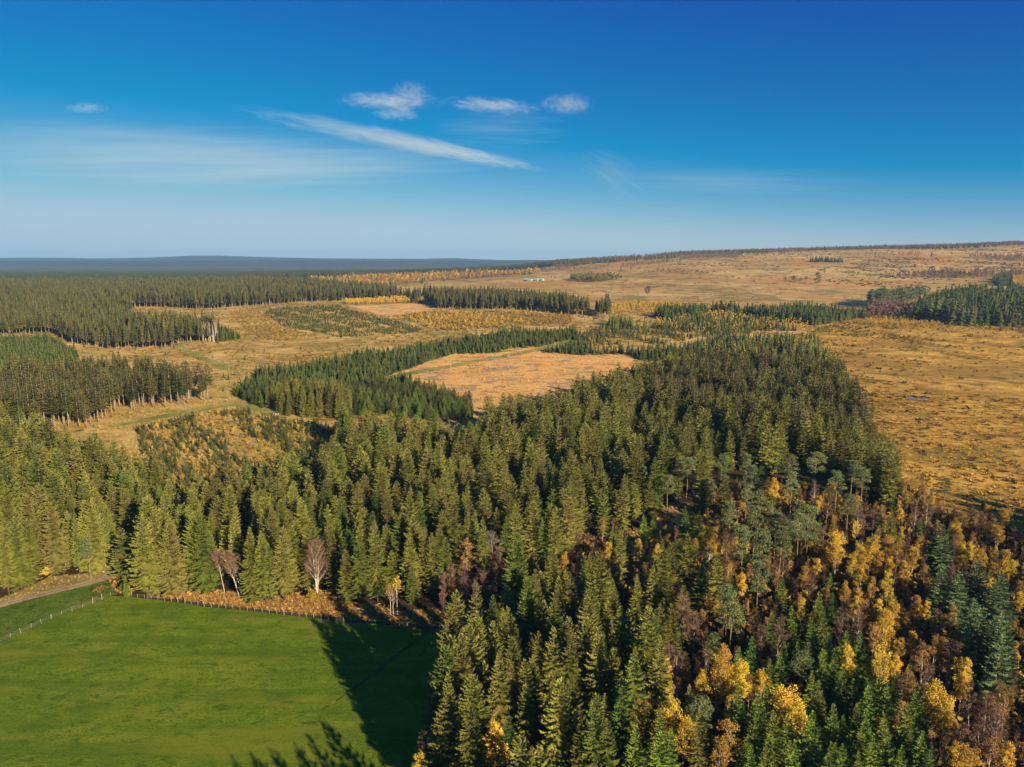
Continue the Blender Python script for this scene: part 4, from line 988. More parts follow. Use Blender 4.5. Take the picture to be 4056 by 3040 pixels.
# mixed wood at the lower corner, filled between the hand-placed crowns
P_MIX = np.array([(-6, 158), (-8, 120), (-14, 96), (-16, 60), (-24, 30), (130, 30), (190, 120), (215, 215), *map(tuple, poly([c0(4300, 2215), c0(4056, 2140), c0(3850, 2080), c0(3680, 2025), c0(3560, 1930), d5(700, 560), d5(300, 500), d4(1800, 420), d4(1300, 500), d4(900, 700), d4(500, 1100), d3(1900, 1000), d3(1400, 1200), d3(1100, 1500)]))])
P_MIXSP = np.array([(-7, 158), (-9, 118), (0, 102), (12, 98), (36, 118), (44, 160), (46, 200), (20, 205), (2, 190)])
stand('spruce', P_MIXSP, 5.6, (14, 19), 40, (P_PAST,), keep=.7)
P_MIXY = poly([c0(2350, 2790), c0(2900, 2640), c0(3250, 2480), c0(3450, 2640), c0(3650, 2880), c0(3750, 3150), c0(2350, 3250)])
stand('young', P_MIXY, 4.8, (6.5, 10.5), 41, (P_PAST, P_MIXSP, P_GLADE), keep=.6)
stand('young', P_MIX, 9, (6, 9.5), 141, (P_PAST, P_MIXSP, P_GLADE, P_MIXY), keep=.35)
stand('sapling', P_MIX, 4.2, (5.5, 9.0), 42, (P_PAST, P_MIXSP, P_GLADE), keep=.55, wf=(.7, 1.0))
stand('rust', P_MIX, 5.6, (5, 9), 43, (P_PAST, P_MIXSP, P_GLADE, P_MIXY), keep=.55, wf=(.9, 1.3))
stand('gold', P_MIX, 7, (5.5, 9.5), 44, (P_PAST, P_MIXSP, P_GLADE, P_MIXY), keep=.5)
stand('gold', P_MIXY, 10, (7, 11), 144, (P_PAST, P_MIXSP, P_GLADE), keep=.35)
stand('brush', P_MIX, 3.1, (1.8, 4.2), 45, (P_PAST, P_GLADE), keep=.6, wf=(.8, 1.2))
stand('bushy', P_MIX, 5.5, (1.8, 4.0), 46, (P_PAST, P_GLADE, P_MIXY, P_MIXSP), keep=.5, wf=(.8, 1.2))
# trees below and beside the frame, whose shade falls into it
def loose(kind, pts, hr, seed):
    r = np.random.default_rng(seed); p = np.array(pts, float)
    FOREST.setdefault(kind, []).append(np.stack([p[:, 0], p[:, 1], r.uniform(hr[0], hr[1], len(p)), r.uniform(.95, 1.2, len(p))], 1))
loose('spruce', [(-13, 152), (-12, 143), (-13.5, 134), (-14, 128), (-13, 119), (-9, 158), (-8, 148), (-8, 138), (-8, 122), (-7, 114), (-15, 72), (-13, 76), (-10, 80), (-7, 86), (-4, 90), (-11, 73), (-6, 80), (1, 96), (6, 90), (10, 84), (14, 74), (20, 84), (26, 78), (34, 84), (2, 104), (8, 98)], (22, 26), 50)
x_, y_ = fill(np.array([(44, 30), (150, 30), (240, 200), (225, 260), (190, 215), (140, 110), (95, 88)]), 6.0, .4, 51)
loose('spruce', list(zip(x_, y_)), (16, 23), 52)
# hillside woods and lone growth
def band(kind, pg, step, hr, seed, keep=1.0, wf=(.9, 1.2)): stand(kind, pg, step, hr, seed, (), wf, keep)
band('bare', poly([q6(830, 235), q6(840, 190, 14), q6(1200, 170, 15), q6(1800, 160, 15), q6(2300, 150, 15), q6(2300, 225), q6(1900, 240), q6(1200, 238)]), 11, (14, 22), 60, .85, (1.1, 1.5))
band('young', poly([q6(250, 85), q6(260, 55, 14), q6(560, 60, 14), q6(550, 85)]), 11, (14, 21), 61)
band('bare', poly([q6(780, 42), q6(800, 10, 12), q6(1250, 5, 12), q6(1260, 40)]), 15, (13, 20), 62)
band('young', poly([q6(1250, 40), q6(1260, 5, 14), q6(1370, 5, 14), q6(1370, 38)]), 13, (16, 23), 63)
band('bare', poly([q6(1600, 40), q6(1650, 15, 12), q6(2400, 20, 12), q6(2400, 90), q6(2000, 90)]), 15, (13, 20), 64)
band('olive', poly([q1(940, 215), q1(960, 150, 11), q1(1300, 130, 12), q1(1600, 150, 12), q1(1740, 170, 11), q1(1720, 215), q1(1560, 240), q1(1300, 262), q1(1050, 245)]), 10, (13, 20), 65, .9, (1.1, 1.6))
band('bare', poly([q1(600, 215), q1(610, 160, 10), q1(900, 165, 10), q1(920, 215)]), 13, (12, 18), 66, .7)
P_GLINE = poly([c2(-200, 298), c2(-200, 268), c2(500, 240), c2(1280, 207), c2(1290, 224), c2(900, 252), c2(640, 272), c2(300, 305)])
stand('gold', P_GLINE, 24, (13, 20), 67, keep=.6, wf=(.95, 1.4), clump=(70, -.5))
stand('rust', P_GLINE, 14, (12, 20), 167, keep=.7, wf=(1.0, 1.4))
stand('young', P_GLINE, 34, (14, 21), 267, keep=.4)
band('bare', poly([c2(600, 260), c2(640, 215, 13), c2(1290, 180, 13), c2(1300, 205), c2(900, 245)]), 15, (10, 14), 68, .6, (1.2, 1.6))
band('bare', poly([c2(1290, 212), c2(1290, 178, 14), c2(1700, 160, 14), c2(2211, 110, 14), c3(0, 258, 12), c3(350, 240, 12), c3(380, 285), c3(0, 298), c2(2211, 140), c2(1900, 175)]), 14, (10, 15), 69, .9, (1.2, 1.7))
band('olive', poly([q6(1640, 345), q6(1700, 315, 12), q6(1900, 310, 12), q6(1900, 345)]), 10, (13, 18), 70)
band('gold', poly([q6(2080, 310), q6(2110, 205, 13), q6(2300, 190, 13), q6(2300, 320)]), 10, (11, 14), 71, .8, (1.1, 1.5))
band('young', poly([q6(1900, 270), q6(1930, 215, 14), q6(2100, 180, 15), q6(2110, 300), q6(1980, 320)]), 10, (15, 23), 72)
band('rust', poly([c1(240, 365), c1(260, 340, 14), c1(500, 325, 15), c1(620, 330, 15), c1(600, 390)]), 13, (12, 16), 73, .8, (1.2, 1.6))
band('gold', poly([c1(630, 330), c1(640, 295, 15), c1(790, 280, 16), c1(790, 315)]), 14, (13, 17), 74, .9, (1.3, 1.8))
P_RIDGE = np.array([(250, 3300), (500, 3250), (1000, 3250), (1900, 3300), (2900, 3350), (2900, 3700), (250, 3700)])
band('dead', P_MAIN, 34, (15, 21), 175, .3, (.9, 1.2))
band('bare', P_RIDGE, 26, (10, 18), 75, .55, (1.3, 2.0))
band('young', P_RIDGE, 34, (10, 18), 76, .45, (1.1, 1.6))
band('rust', P_HILL, 62, (1.5, 4), 77, .35, (1.3, 2.4))
band('bare', P_HILL, 75, (3, 8), 78, .3, (1.2, 2.0))
# dead spruce poles at the far side of the moor, and along two sunlit stand edges
band('dead', poly([q6(1560, 672), q6(1765, 674), q6(1765, 655), q6(1560, 652)]), 5.0, (19, 24), 79, 1, (2.0, 2.8))
band('dead', poly([c1(1310, 668), c1(1410, 664), c1(1420, 645), c1(1320, 650)]), 4.5, (20, 25), 80, .9, (1.8, 2.6))
# moor bushes
stand('bushy', P_MOOR, 6.0, (.6, 1.8), 81, keep=.7, wf=(.9, 1.7), clump=(31, .55))
stand('bushy', P_MOOR, 17, (.7, 2.4), 181, keep=.5, wf=(.9, 1.6))
stand('brush', P_MOOR, 5.0, (.3, .8), 82, keep=.7, wf=(1.2, 2.4), clump=(24, .8))
stand('brush', P_MOOR, 19, (.4, 1.1), 182, keep=.6, wf=(.9, 1.7))
band('bare', P_MOOR, 34, (2.0, 5.0), 83, .35, (.9, 1.5))
band('young', P_MOOR, 60, (1.5, 4.0), 84, .5, (1.0, 1.5))
P_MOORTOP = poly([c0(3200, 1300), c0(3400, 1265), c0(3760, 1278), c0(4100, 1285), c0(4100, 1330), c0(3600, 1360), c0(3300, 1430), c0(3260, 1380)])
stand('bushy', P_MOORTOP, 6.5, (1.2, 3.2), 85, keep=.7, wf=(1.0, 1.6), clump=(40, .15))
stand('gold', P_MOORTOP, 12, (2.5, 5.0), 185, keep=.5, wf=(1.1, 1.7))
P_EDGE = poly([c0(3270, 1420), c0(3420, 1600), c0(3640, 1900), c0(3760, 2040), c0(3700, 2040), c0(3560, 1950), c0(3360, 1680), c0(3250, 1460)])
stand('spruce', P_EDGE, 13, (8, 18), 186, keep=.35, wf=(.95, 1.3)); stand('pine', P_EDGE, 22, (9, 14), 187, keep=.35)
stand('rust', P_EDGE, 8, (3, 7), 286, keep=.45)
stand('gold', P_EDGE, 9, (3, 7), 86, keep=.5, wf=(1.0, 1.5)); stand('sapling', P_EDGE, 7, (4, 8), 87, keep=.5)
# hillside scrub: brown clumps thickening toward the ridge
P_HS = np.array([(500, 2100), (900, 1750), (1400, 1600), (1500, 2100), (2700, 2500), (2900, 3400), (300, 3400)])
stand('brush', P_HS, 17, (1.5, 3.2), 88, keep=.7, wf=(1.3, 2.6), clump=(130, .75))
stand('brush', P_HS, 48, (2.0, 4.0), 188, keep=.5, wf=(1.3, 2.4))
P_HS2 = poly([q6(560, 140), q6(620, 90), q6(900, 60), q6(2300, 60), q6(2300, 150), q6(1900, 160), q6(1200, 170), q6(830, 185)])
stand('brush', P_HS2, 12, (1.6, 3.4), 89, keep=.7, wf=(1.3, 2.6), clump=(70, .45))
P_RIDGE2 = np.array([(180, 2900), (500, 3000), (1000, 3080), (1900, 3150), (2900, 3200), (2900, 3650), (180, 3650)])
stand('bare', P_RIDGE2, 17, (9, 15), 90, keep=.8, wf=(1.3, 2.0), clump=(210, -.25))
stand('young', P_RIDGE2, 21, (12, 20), 91, keep=.7, wf=(1.2, 1.8), clump=(260, .1))
P_FIELD = poly([c0(2420, 1200), c0(2704, 1205), c0(3400, 1210), c0(3500, 1170), c0(3300, 1130), c0(2800, 1120), c0(2300, 1140)])
stand('brush', P_FIELD, 16, (.8, 1.8), 92, keep=.7, wf=(1.5, 3.0), clump=(60, .4))

# ------------------------------------------------------------------ trees as single things
KIND = {   # builder kind -> (object name, noun, category, group)
    'spruce': ('spruce_tree', 'spruce', 'spruce', 'tall spruces of the near forest'),
    'trunked': ('spruce_tree', 'spruce', 'spruce', 'tall spruces of the near forest'),
    'young': ('young_spruce', 'young green spruce', 'young spruce', 'young spruces of the mixed wood'),
    'blue': ('blue_spruce', 'bluish spruce', 'blue spruce', 'bluish spruces by the moor'),
    'pine': ('pine_tree', 'grey-green pine', 'pine', 'pines by the small glade'),
    'gold': ('golden_birch', 'golden-leaved birch', 'birch', 'golden birches of the mixed wood'),
    'rust': ('russet_birch', 'thin russet birch', 'birch', 'russet birches of the mixed wood'),
    'sapling': ('bare_sapling', 'bare brown sapling', 'sapling', 'leafless saplings under the mixed wood'),
    'bare': ('bare_birch', 'bare purplish birch', 'birch', 'leafless birches of the mixed wood'),
}
MARKS = [((1258, 2250), 'the white bare birch'), ((440, 2362), 'the pasture fence corner'), ((470, 2200), 'the dark lane mouth'), ((940, 2290), 'the leaning twin birches'),
         ((1945, 2230), 'the pale dead tree'), ((1900, 2400), 'the shaded bare thicket'), ((3066, 1960), 'the lone orange birch'), ((2925, 2060), 'the pale-trunked pine'),
         ((2868, 2450), 'the forked pine trunk'), ((3520, 2600), 'the brightest golden birch'), ((1950, 1580), 'the orange clear-cut'), ((1828, 2560), 'the wide pasture-edge spruce'),
         ((1780, 2720), 'the pale meadow-edge spruce'), ((3560, 1900), 'the moor corner'), ((1970, 2890), 'the slim orange birch'), ((1675, 2930), 'the reddish meadow-side birch'),
         ((2650, 2060), 'the russet glade'), ((3310, 2190), 'the big yellow birch clump'), ((900, 1740), 'the shrubby orange glade'), ((3790, 2330), 'the bluish spruce pair'), ((2780, 2800), 'the blue-green young pine'),
         ((60, 2330), 'the dirt lane'), ((3630, 1582), 'the moor pool'), ((2120, 2400), 'the thicket end'), ((2630, 2160), 'the big glade-side spruce'), ((2200, 1900), 'the forest middle'), ((600, 2000), 'the front forest'), ((3700, 2800), 'the dark bare hollow'), ((1330, 2130), 'the small in-forest birch'),
         ((3720, 2790), 'the tall yellow birch pair'), ((3368, 2600), 'the round golden birch'), ((2900, 2930), 'the reddish birch pair'), ((3140, 2830), 'the long drooping golden birch'), ((1100, 1640), 'the log stack'), ((1786, 1450), 'the ride pole'), ((2660, 2870), 'the broad golden birch'), ((3300, 2920), 'the young spruce rows'), ((2250, 2750), 'the corner spruces'),
         ((1180, 1560), 'the glade-side tall spruces'), ((960, 1540), 'the sandy glade corridor'), ((1600, 1545), 'the near ride end'), ((1850, 1560), 'the near clear-cut tip'), ((1420, 1500), 'the plantation middle'), ((1230, 1684), 'the two hi-vis walkers'), ((1420, 1620), 'the plantation foot'), ((1720, 1620), 'the plantation point')]
ORD = 'nearest second third fourth fifth sixth seventh eighth ninth tenth eleventh twelfth thirteenth fourteenth fifteenth sixteenth seventeenth eighteenth nineteenth twentieth'.split()
def ordinal(n):
    if n == 0: return 'nearest one'
    if n < 20: return ORD[n] + ' nearest'
    tens = 'twent thirt fort fift sixt sevent eight ninet'.split()
    n += 1
    if n >= 100: return 'hundredth nearest' if n == 100 else 'hundred and ' + ordinal(n - 101).replace('nearest one', 'first nearest')
    t, u = tens[n // 10 - 2], n % 10
    return (t + 'ieth' if u == 0 else t + 'y-' + 'first second third fourth fifth sixth seventh eighth ninth'.split()[u - 1]) + ' nearest'
SECT = ['right of', 'up and right of', 'above', 'up and left of', 'left of', 'down and left of', 'below', 'down and right of']

cand = {}
for kd, x, y, h, wf, note in TREES:
    cand.setdefault(KIND[kd][0], []).append((kd, x, y, h, wf, 0))
rest = {}
for kd, arrs in FOREST.items():
    A = np.concatenate(arrs)
    if kd in KIND:
        d = np.hypot(A[:, 0], A[:, 1]); app = A[:, 2] / d * FOC
        z = terrain(A[:, 0], A[:, 1]); u, v, dep = project(A[:, 0], A[:, 1], z + A[:, 2] * .75)
        ok = (u > 0) & (u < 4056) & (v > 0) & (v < 3030) & (dep > 30) & (app > 55)
        for i in np.where(ok)[0]:
            cand.setdefault(KIND[kd][0], []).append((kd, A[i, 0], A[i, 1], A[i, 2], A[i, 3], 1))
        rest.setdefault(kd, []).append(A[~ok])
    else:
        rest.setdefault(kd, []).append(A)

for nm, lst in cand.items():
    # hand-placed first, then those that show largest
    lst.sort(key=lambda t: (t[5], -t[3] / math.hypot(t[1], t[2])))
    keep, over = lst[:296], lst[296:]
    for t in over:
        rest.setdefault(t[0], []).append(np.array([[t[1], t[2], t[3], t[4]]]))
    seen = {}
    rows = []
    for t in keep:
        kd, x, y, h, wf, _ = t
        z = float(terrain(x, y)); u, v, dep = project(x, y, z + h * .6)
        k = min(range(len(MARKS)), key=lambda i: (MARKS[i][0][0] - u) ** 2 + ((MARKS[i][0][1] - v) * 1.15) ** 2)
        dx, dy = u - MARKS[k][0][0], MARKS[k][0][1] - v
        sec = int(((math.degrees(math.atan2(dy, dx)) + 22.5) % 360) // 45)
        rows.append((math.hypot(dx, dy), k, sec, t, z))
    rows.sort(key=lambda q: q[0])
    for dist, k, sec, (kd, x, y, h, wf, _), z in rows:
        n = seen.get((k, sec), 0); seen[(k, sec)] = n + 1
        _, noun, cat, grp = KIND[kd]
        look = ('tall ' if h > .93 * NOM[kd] else 'short ' if h < .72 * NOM[kd] else '') + ('broad ' if wf > 1.06 else 'slender ' if wf < .93 else '')
        label = f"{look}{noun}, {ordinal(n)} {SECT[sec]} {MARKS[k][1]}"
        s = h / NOM[kd]
        o = empty(nm, (x, y, z - .05), random.random() * 6.283)
        o.scale = (s * wf, s * wf, s)
        o.rotation_euler = (random.gauss(0, .025), random.gauss(0, .025), o.rotation_euler[2])
        prop(o, label, cat, grp)
        var = NEAR[kd][random.randrange(len(NEAR[kd]))]
        mesh_obj('crown', var[0], o); mesh_obj('trunk', var[1], o)

# trees that stand out, each with a shape of its own
def special(name, foot, h, pair, mc, mt, label, cat, rz=0.0):
    x, y = G(foot); o = empty(name, (x, y, float(terrain(x, y)) - .05), rz)
    prop(o, label, cat)
    mesh_obj('crown', pair[0].mesh(name + '_crown', mc), o); mesh_obj('trunk', pair[1].mesh(name + '_trunk', mt), o)
    return o
special('white_birch', d2(1265, 1255), 15, bare_tree(301, H=16.5, Rm=3.9, fork=True, n_limb=19, n_twig=1700, thick=1.0, base=.2, w=.032), M_TWIG, B_BIRCH, 'leafless birch with forked bright white stem before the spruces', 'birch', .3)
special('leaning_birch', d2(412, 1288), 12, bare_tree(302, H=14.0, Rm=3.0, lean=-.28, n_twig=800, thick=1.2, base=.3), M_TWIG, B_BIRCH, 'leaning leafless birch with white curved stem, one of two', 'birch', 0)
special('leaning_birch', d2(436, 1282), 12, bare_tree(303, H=14.0, Rm=2.8, lean=-.17, n_twig=760, thick=1.0, base=.35), M_TWIG, B_BIRCH, 'straighter leafless birch right beside the leaning white one', 'birch', 0)
special('leaning_birch', d2(250, 1250), 12, bare_tree(304, H=13.5, Rm=2.8, lean=-.14, n_twig=700, thick=.7, base=.4), M_TWIG, B_BIRCH, 'slim leafless birch standing just left of the leaning pair', 'birch', 0)
special('dead_tree', d3(985, 1110), 15, bare_tree(305, H=16, Rm=3.6, n_limb=15, n_twig=520, thick=1.5, lean=-.08, base=.35, w=.05), M_GREYT, B_PALE, 'pale dead tree with knotty grey stem above the thicket', 'dead tree', .9)
special('fence_birch', d2(2065, 1495), 11, leafy(306, H=9.5, Rm=1.8, per=9, leaf=.22, n_cl=34, base=.45), M_RUST, B_BIRCH, 'thin russet birch with curved white stem beyond the shaded fence', 'birch')
special('fence_birch', d2(2095, 1500), 11, bare_tree(307, H=9.0, Rm=1.4, n_twig=180, base=.4), M_TWIG, B_BIRCH, 'slim bare birch between two leafy ones beyond the fence', 'birch')
special('fence_birch', d2(2140, 1500), 12, leafy(308, H=12, Rm=1.5, per=18, leaf=.24, n_cl=30, base=.55, tb=.6), M_GOLD, B_BIRCH, 'straight white-stemmed birch with orange top beyond the shaded fence', 'birch')
special('forked_pine', d7(1280, 330), 13, pine(309, H=15, crown=.3, Rm=2.6, n_cl=12), M_PINE, B_PINE, 'pine with bent orange trunk and pale crown amid dark wood', 'pine', 1.2)

def bush(name, foot, mb, mat, label, cat='bush'):
    x, y = G(foot); o = mesh_obj(name, mb.mesh(name, mat)); o.location = (x, y, float(terrain(x, y)))
    prop(o, label, cat); return o
bush('broom_bush', d2(1195, 1335), shrub(311, 3.3, 1.7, 16, 60, .3), M_YBUSH, 'lime yellow bush at the foot of the white birch')
bush('broom_bush', d1(2075, 1275), shrub(312, 1.6, .8, 8, 40, .22), M_GOLD, 'tiny bright orange bush beside the big edge spruce')
bush('dry_bush', d1(1100, 1245), shrub(313, 2.0, 2.2, 14, 60, .22), M_BRUSH, 'low dry brown bush on the verge by the fence corner')
bush('dry_bush', d1(1360, 1225), shrub(314, 3.0, 1.7, 14, 45, .3), M_OLIVE, 'dull olive bush between lane mouth and edge spruce')
bush('copper_bush', d3(1060, 1560), shrub(315, 4.6, 2.4, 22, 60, .34), M_RUST, 'copper-red bush at the shaded fence end')
bush('golden_bush', d1(500, 1050), shrub(316, 2.6, 1.9, 14, 45, .32), M_GOLD, 'yellow-orange bush below the verge spruces')
x, y = G(q1(2085, 470)); lone = lib('lone_oak', MB(), [M_TWIG]) if False else None
special('lone_bush_tree', q1(2085, 468), 20, bare_tree(321, H=21, Rm=9.5, n_limb=20, n_twig=900, base=.06, w=.14), M_TWIG, B_TWIG, 'round russet-grey lone tree on the open moor slope', 'tree')
special('lone_pine', q6(322, 293), 20, pine(322, H=30, crown=.92, Rm=9.0, n_cl=40, per=90, leaf=.9), M_PINE, B_PINE, 'dark round evergreen standing alone with long shadow on the moor', 'pine')
special('lone_pine', q6(380, 192), 16, pine(323, H=16, crown=.9, Rm=3.6, n_cl=24, per=60, leaf=.8), M_PINE, B_PINE, 'small dark evergreen uphill of the lone round one', 'pine')
special('moor_pine', q6(100, 266), 16, pine(324, H=15, crown=.8, Rm=5.0, n_cl=24, per=60, leaf=.9), M_PINE, B_PINE, 'dark green pine in the short row on the moor', 'pine')
special('moor_pine', q6(165, 268), 12, pine(325, H=10, crown=.9, Rm=4.0, n_cl=20, per=50, leaf=.8), M_PINE, B_PINE, 'smallest dark pine in the short row on the moor', 'pine')
special('moor_thorn', q6(215, 268), 12, bare_tree(326, H=12, Rm=6.5, n_limb=14, n_twig=500, base=.06, w=.14), M_RUST, B_TWIG, 'round copper thorn tree in the short row on the moor', 'tree')
special('moor_thorn', q6(20, 268), 11, bare_tree(327, H=10, Rm=6.0, n_limb=14, n_twig=500, base=.06, w=.14), M_TWIG, B_TWIG, 'dark bushy thorn at the far end of the moor row', 'tree')
special('slope_fir', q1(1693, 100), 18, spruce(328, H=22, Rm=5.5, base=.04, dz=1.2, nb=6, step=.9), M_YOUNG, B_SPRUCE, 'dark fir alone high on the pale slope', 'fir')
special('slope_fir', q1(1838, 66), 12, spruce(329, H=13, Rm=5.0, base=.04, dz=1.2, nb=6, step=.9), M_YOUNG, B_SPRUCE, 'small dark fir alone farther up the pale slope', 'fir')

# ------------------------------------------------------------------ growth that nobody could count
r9 = np.random.default_rng(99)
STUFF = {'spruce': ('spruce_forest', 'dense olive-green spruce forest beyond the nearest trees'), 'trunked': ('spruce_stands', 'tall bare-trunked spruce stands on the plateau'),
         'young': ('young_plantation', 'dark green young spruce plantations'), 'gold': ('birch_scrub', 'golden birch scrub on the heath and moor'), 'rust': ('russet_scrub', 'russet scrub in the glade and on the slopes'),
         'sapling': ('bare_thicket', 'dark leafless thicket between the near trees'), 'bare': ('bare_woodland', 'purplish leafless woodland and thickets'), 'pine': ('pine_clump', 'dark pine clump across the moor'), 'olive': ('hill_grove', 'olive-green grove beside the far barns'), 'fir': ('dark_fir_wood', 'dark conifer belt and block along the far edge of the moor'), 'bushy': ('olive_scrub', 'low olive and golden scrub on moor and heath'), 'brush': ('brown_scrub', 'low brown scrub and heather clumps on the moors'), 'dead': ('dead_poles', 'grey dead spruce poles at the stand edges')}
for kd, arrs in rest.items():
    A = np.concatenate(arrs)
    d = np.hypot(A[:, 0], A[:, 1])
    mids = MID.get(kd, []); lows = LOW.get(kd, mids)
    vs = mids + lows
    far_ = (d > (640 if kd != 'young' else 560)) if mids else np.ones(len(A), bool)
    pick = np.where(far_, len(mids) + r9.integers(0, len(lows), len(A)), r9.integers(0, max(1, len(mids)), len(A)))
    s = A[:, 2] / NOM[kd]
    pts = np.stack([A[:, 0], A[:, 1], terrain(A[:, 0], A[:, 1]) - .1, r9.random(len(A)) * 6.283, s * A[:, 3], 1 / A[:, 3], pick], 1)
    scatter(STUFF[kd][0], pts, vs, STUFF[kd][1])

def litter(name, pg, step, variants, label, keep, sc, seed, maxd=1e9, excl=()):
    x, y = fill(pg, step, .5, seed); r = np.random.default_rng(seed)
    k = (r.random(len(x)) < keep) & (np.hypot(x, y) < maxd) & in_frame(x, y, 1.0, 100) & without(x, y, *excl)
    x, y = x[k], y[k]
    s = r.uniform(sc[0], sc[1], len(x))
    scatter(name, np.stack([x, y, terrain(x, y) + .05, r.random(len(x)) * 6.28, s, r.uniform(.8, 1.2, len(x)), r.integers(0, len(variants), len(x))], 1), variants, label)
litter('bracken', P_BRACK, .75, [lib('bracken_plant', tussock(400 + k, .62, .8, 40, .11), M_BRACK) for k in range(4)], 'dense orange bracken on the bank above the fence', .95, (.5, 1.35), 90)
litter('moor_tussocks', P_MOOR, 2.6, [lib('moor_plant', tussock(410 + k, .6, .9, 26, .22), M_TUSS) for k in range(3)] + [lib('heather_plant', tussock(415, .5, 1.0, 26, .25), M_HEATHER)], 'tufted grass and heather on the moor', .45, (.7, 2.0), 91, 620)
litter('straw_tussocks', P_CUT, 2.8, [lib('straw_plant', tussock(420 + k, .7, .8, 22, .22), M_STRAW) for k in range(2)] + [lib('brash_plant', tussock(425, .3, 1.3, 26, .12), M_GREYT)], 'straw tussocks and brash on the clear-cut', .5, (.8, 1.8), 92, 1e9, (P_PATH,))
litter('heath_tussocks', P_CLEAR, 2.0, [lib('heath_plant', tussock(430 + k, .6, .9, 22, .18), M_STRAWG) for k in range(2)], 'tawny tussocks in the shrubby glade', .5, (.7, 1.6), 93, 1e9, (P_RIDE,))
litter('roadside_tufts', P_ROADSIDE, .8, [lib('roadside_plant', tussock(440 + k, .5, .6, 24, .09), M_STRAWG) for k in range(2)], 'straw tufts along the dirt lane', .6, (.3, .9), 94, 1e9, (P_TRACK,))
litter('glade_bracken', P_GLADE, 1.8, [lib('glade_plant', tussock(450 + k, .7, .8, 22, .2), M_BRACK) for k in range(2)], 'russet bracken in the small glade', .6, (.7, 1.5), 95)
litter('ground_scrub', P_MIX, 2.6, [lib('scrub_plant', tussock(460 + k, .9, .9, 24, .16), M_BRACK) for k in range(2)] + [lib('scrub_heather', tussock(465, .8, 1.0, 24, .2), M_HEATHER)], 'dead bracken under the mixed wood', .5, (.7, 1.6), 96, 1e9, (P_PAST,))

P_HOLE = poly([c0(2150, 2260), c0(2200, 2080), c0(2450, 2060), c0(2500, 2190), c0(2350, 2290)])
litter('forest_bracken', P_HOLE, 1.5, [lib('forest_bracken_plant', tussock(470 + k, .9, .9, 26, .18), M_BRACK) for k in range(2)] + [lib('forest_heather', tussock(475, .8, 1.0, 24, .2), M_HEATHER)], 'russet bracken in the gap of the spruce forest', .7, (.7, 1.6), 97)
litter('lane_bracken', poly([c0(425, 2295), c0(470, 2350), c0(530, 2365), c0(530, 2250), c0(500, 2160), c0(440, 2170), c0(300, 2240)]), 1.1, [lib('lane_bracken_plant', tussock(480 + k, .7, .8, 26, .14), M_BRACK) for k in range(2)], 'dead bracken under the spruces by the lane mouth', .7, (.5, 1.3), 98, 1e9, (P_TRACK,))
# woodland of the far plain
fx, fy, fs = [], [], []
for y0, y1, st, sc in ((2050, 4300, 60, 1.0), (4300, 9800, 92, 1.55)):
    X, Y = np.meshgrid(np.arange(-9800, 2400, st), np.arange(y0, y1, st))
    X = X.ravel() + r9.uniform(-.3, .3, X.size) * st; Y = Y.ravel() + r9.uniform(-.3, .3, Y.size) * st
    k = (np.abs(X) < .95 * Y + 400) & ~inside(P_HILL, X, Y) & ~inside(P_C, X, Y) & (X < np.where(Y < 3300, .07 * Y, .13 * Y))
    gap = np.sin(X / 410 + 1.3) * np.sin(Y / 300 + .5) + .5 * np.sin(X / 170 + Y / 260)
    k &= (gap < 1.12) | (Y < 2700)
    k &= ~inside(np.array([(-950, 2020), (-950, 2900), (230, 3500), (330, 2450), (-150, 1950)]), X, Y)
    fx.append(X[k]); fy.append(Y[k]); fs.append(np.full(k.sum(), sc))
fx, fy, fs = map(np.concatenate, (fx, fy, fs))
PATCH = [lib('far_patch', patch(500 + k, leafy_share=(.03, .05, .12)[k]), [M_FARSP, M_TWIG]) for k in range(3)]
scatter('distant_forest', np.stack([fx, fy, terrain(fx, fy) - .5, r9.integers(0, 4, len(fx)) * 1.5708 + r9.normal(0, .2, len(fx)), fs, .9 / fs ** .6, r9.choice(3, len(fx), p=[.45, .42, .13])], 1), PATCH, 'dark conifer forest stretching to the blue hills')

# ------------------------------------------------------------------ fences round the pasture
def along(pts, gap):
    p = np.array(pts); L = np.concatenate([[0], np.cumsum(np.linalg.norm(np.diff(p, axis=0), axis=1))])
    n = int(L[-1] / gap); t = np.linspace(0, L[-1], n + 1)
    return np.stack([np.interp(t, L, p[:, 0]), np.interp(t, L, p[:, 1])], 1)
_p = MB(); _p.tube([(0, 0, -.2), (.01, 0, .7), (0, .01, 1.3), (0, 0, 1.36)], [.075, .075, .07, .04], 7)
POST = _p.mesh('fence_post', WOOD)
_p = MB(); _p.tube([(0, 0, -.2), (.01, 0, .9), (0, .01, 1.62), (0, 0, 1.7)], [.12, .12, .115, .06], 8)
STOUT = _p.mesh('corner_post', WOOD)
WIRE = nodes_of('wire', .4, .5)[0]; WIRE.node_tree.nodes['Principled BSDF'].inputs['Base Color'].default_value = (.35, .34, .33, 1)
def fence(pts, gap, label, seed, stout=()):
    r = np.random.default_rng(seed); q = along(pts, gap)
    o = empty('post_fence', (q[0][0], q[0][1], float(terrain(*q[0])))); prop(o, label, 'fence')
    b = np.array(o.location); tops_ = []
    for i, (x, y) in enumerate(q):
        y += r.normal(0, .06); z = float(terrain(x, y)) + .05
        c = mesh_obj('post', STOUT if i in stout else POST, o)
        c.location = (x - b[0], y - b[1], z - b[2]); c.rotation_euler = (r.normal(0, .06), r.normal(0, .06), r.random() * 6)
        c.scale = (1, 1, r.uniform(.85, 1.12)); tops_.append((x - b[0], y - b[1], z - b[2]))
    for hgt in (.45, .8, 1.15):
        w = MB(); w.tube([(a[0], a[1] - .08, a[2] + hgt) for a in tops_], [.012] * len(tops_), 3, cap=False)
        mesh_obj('wire', w.mesh('wire', WIRE), o)
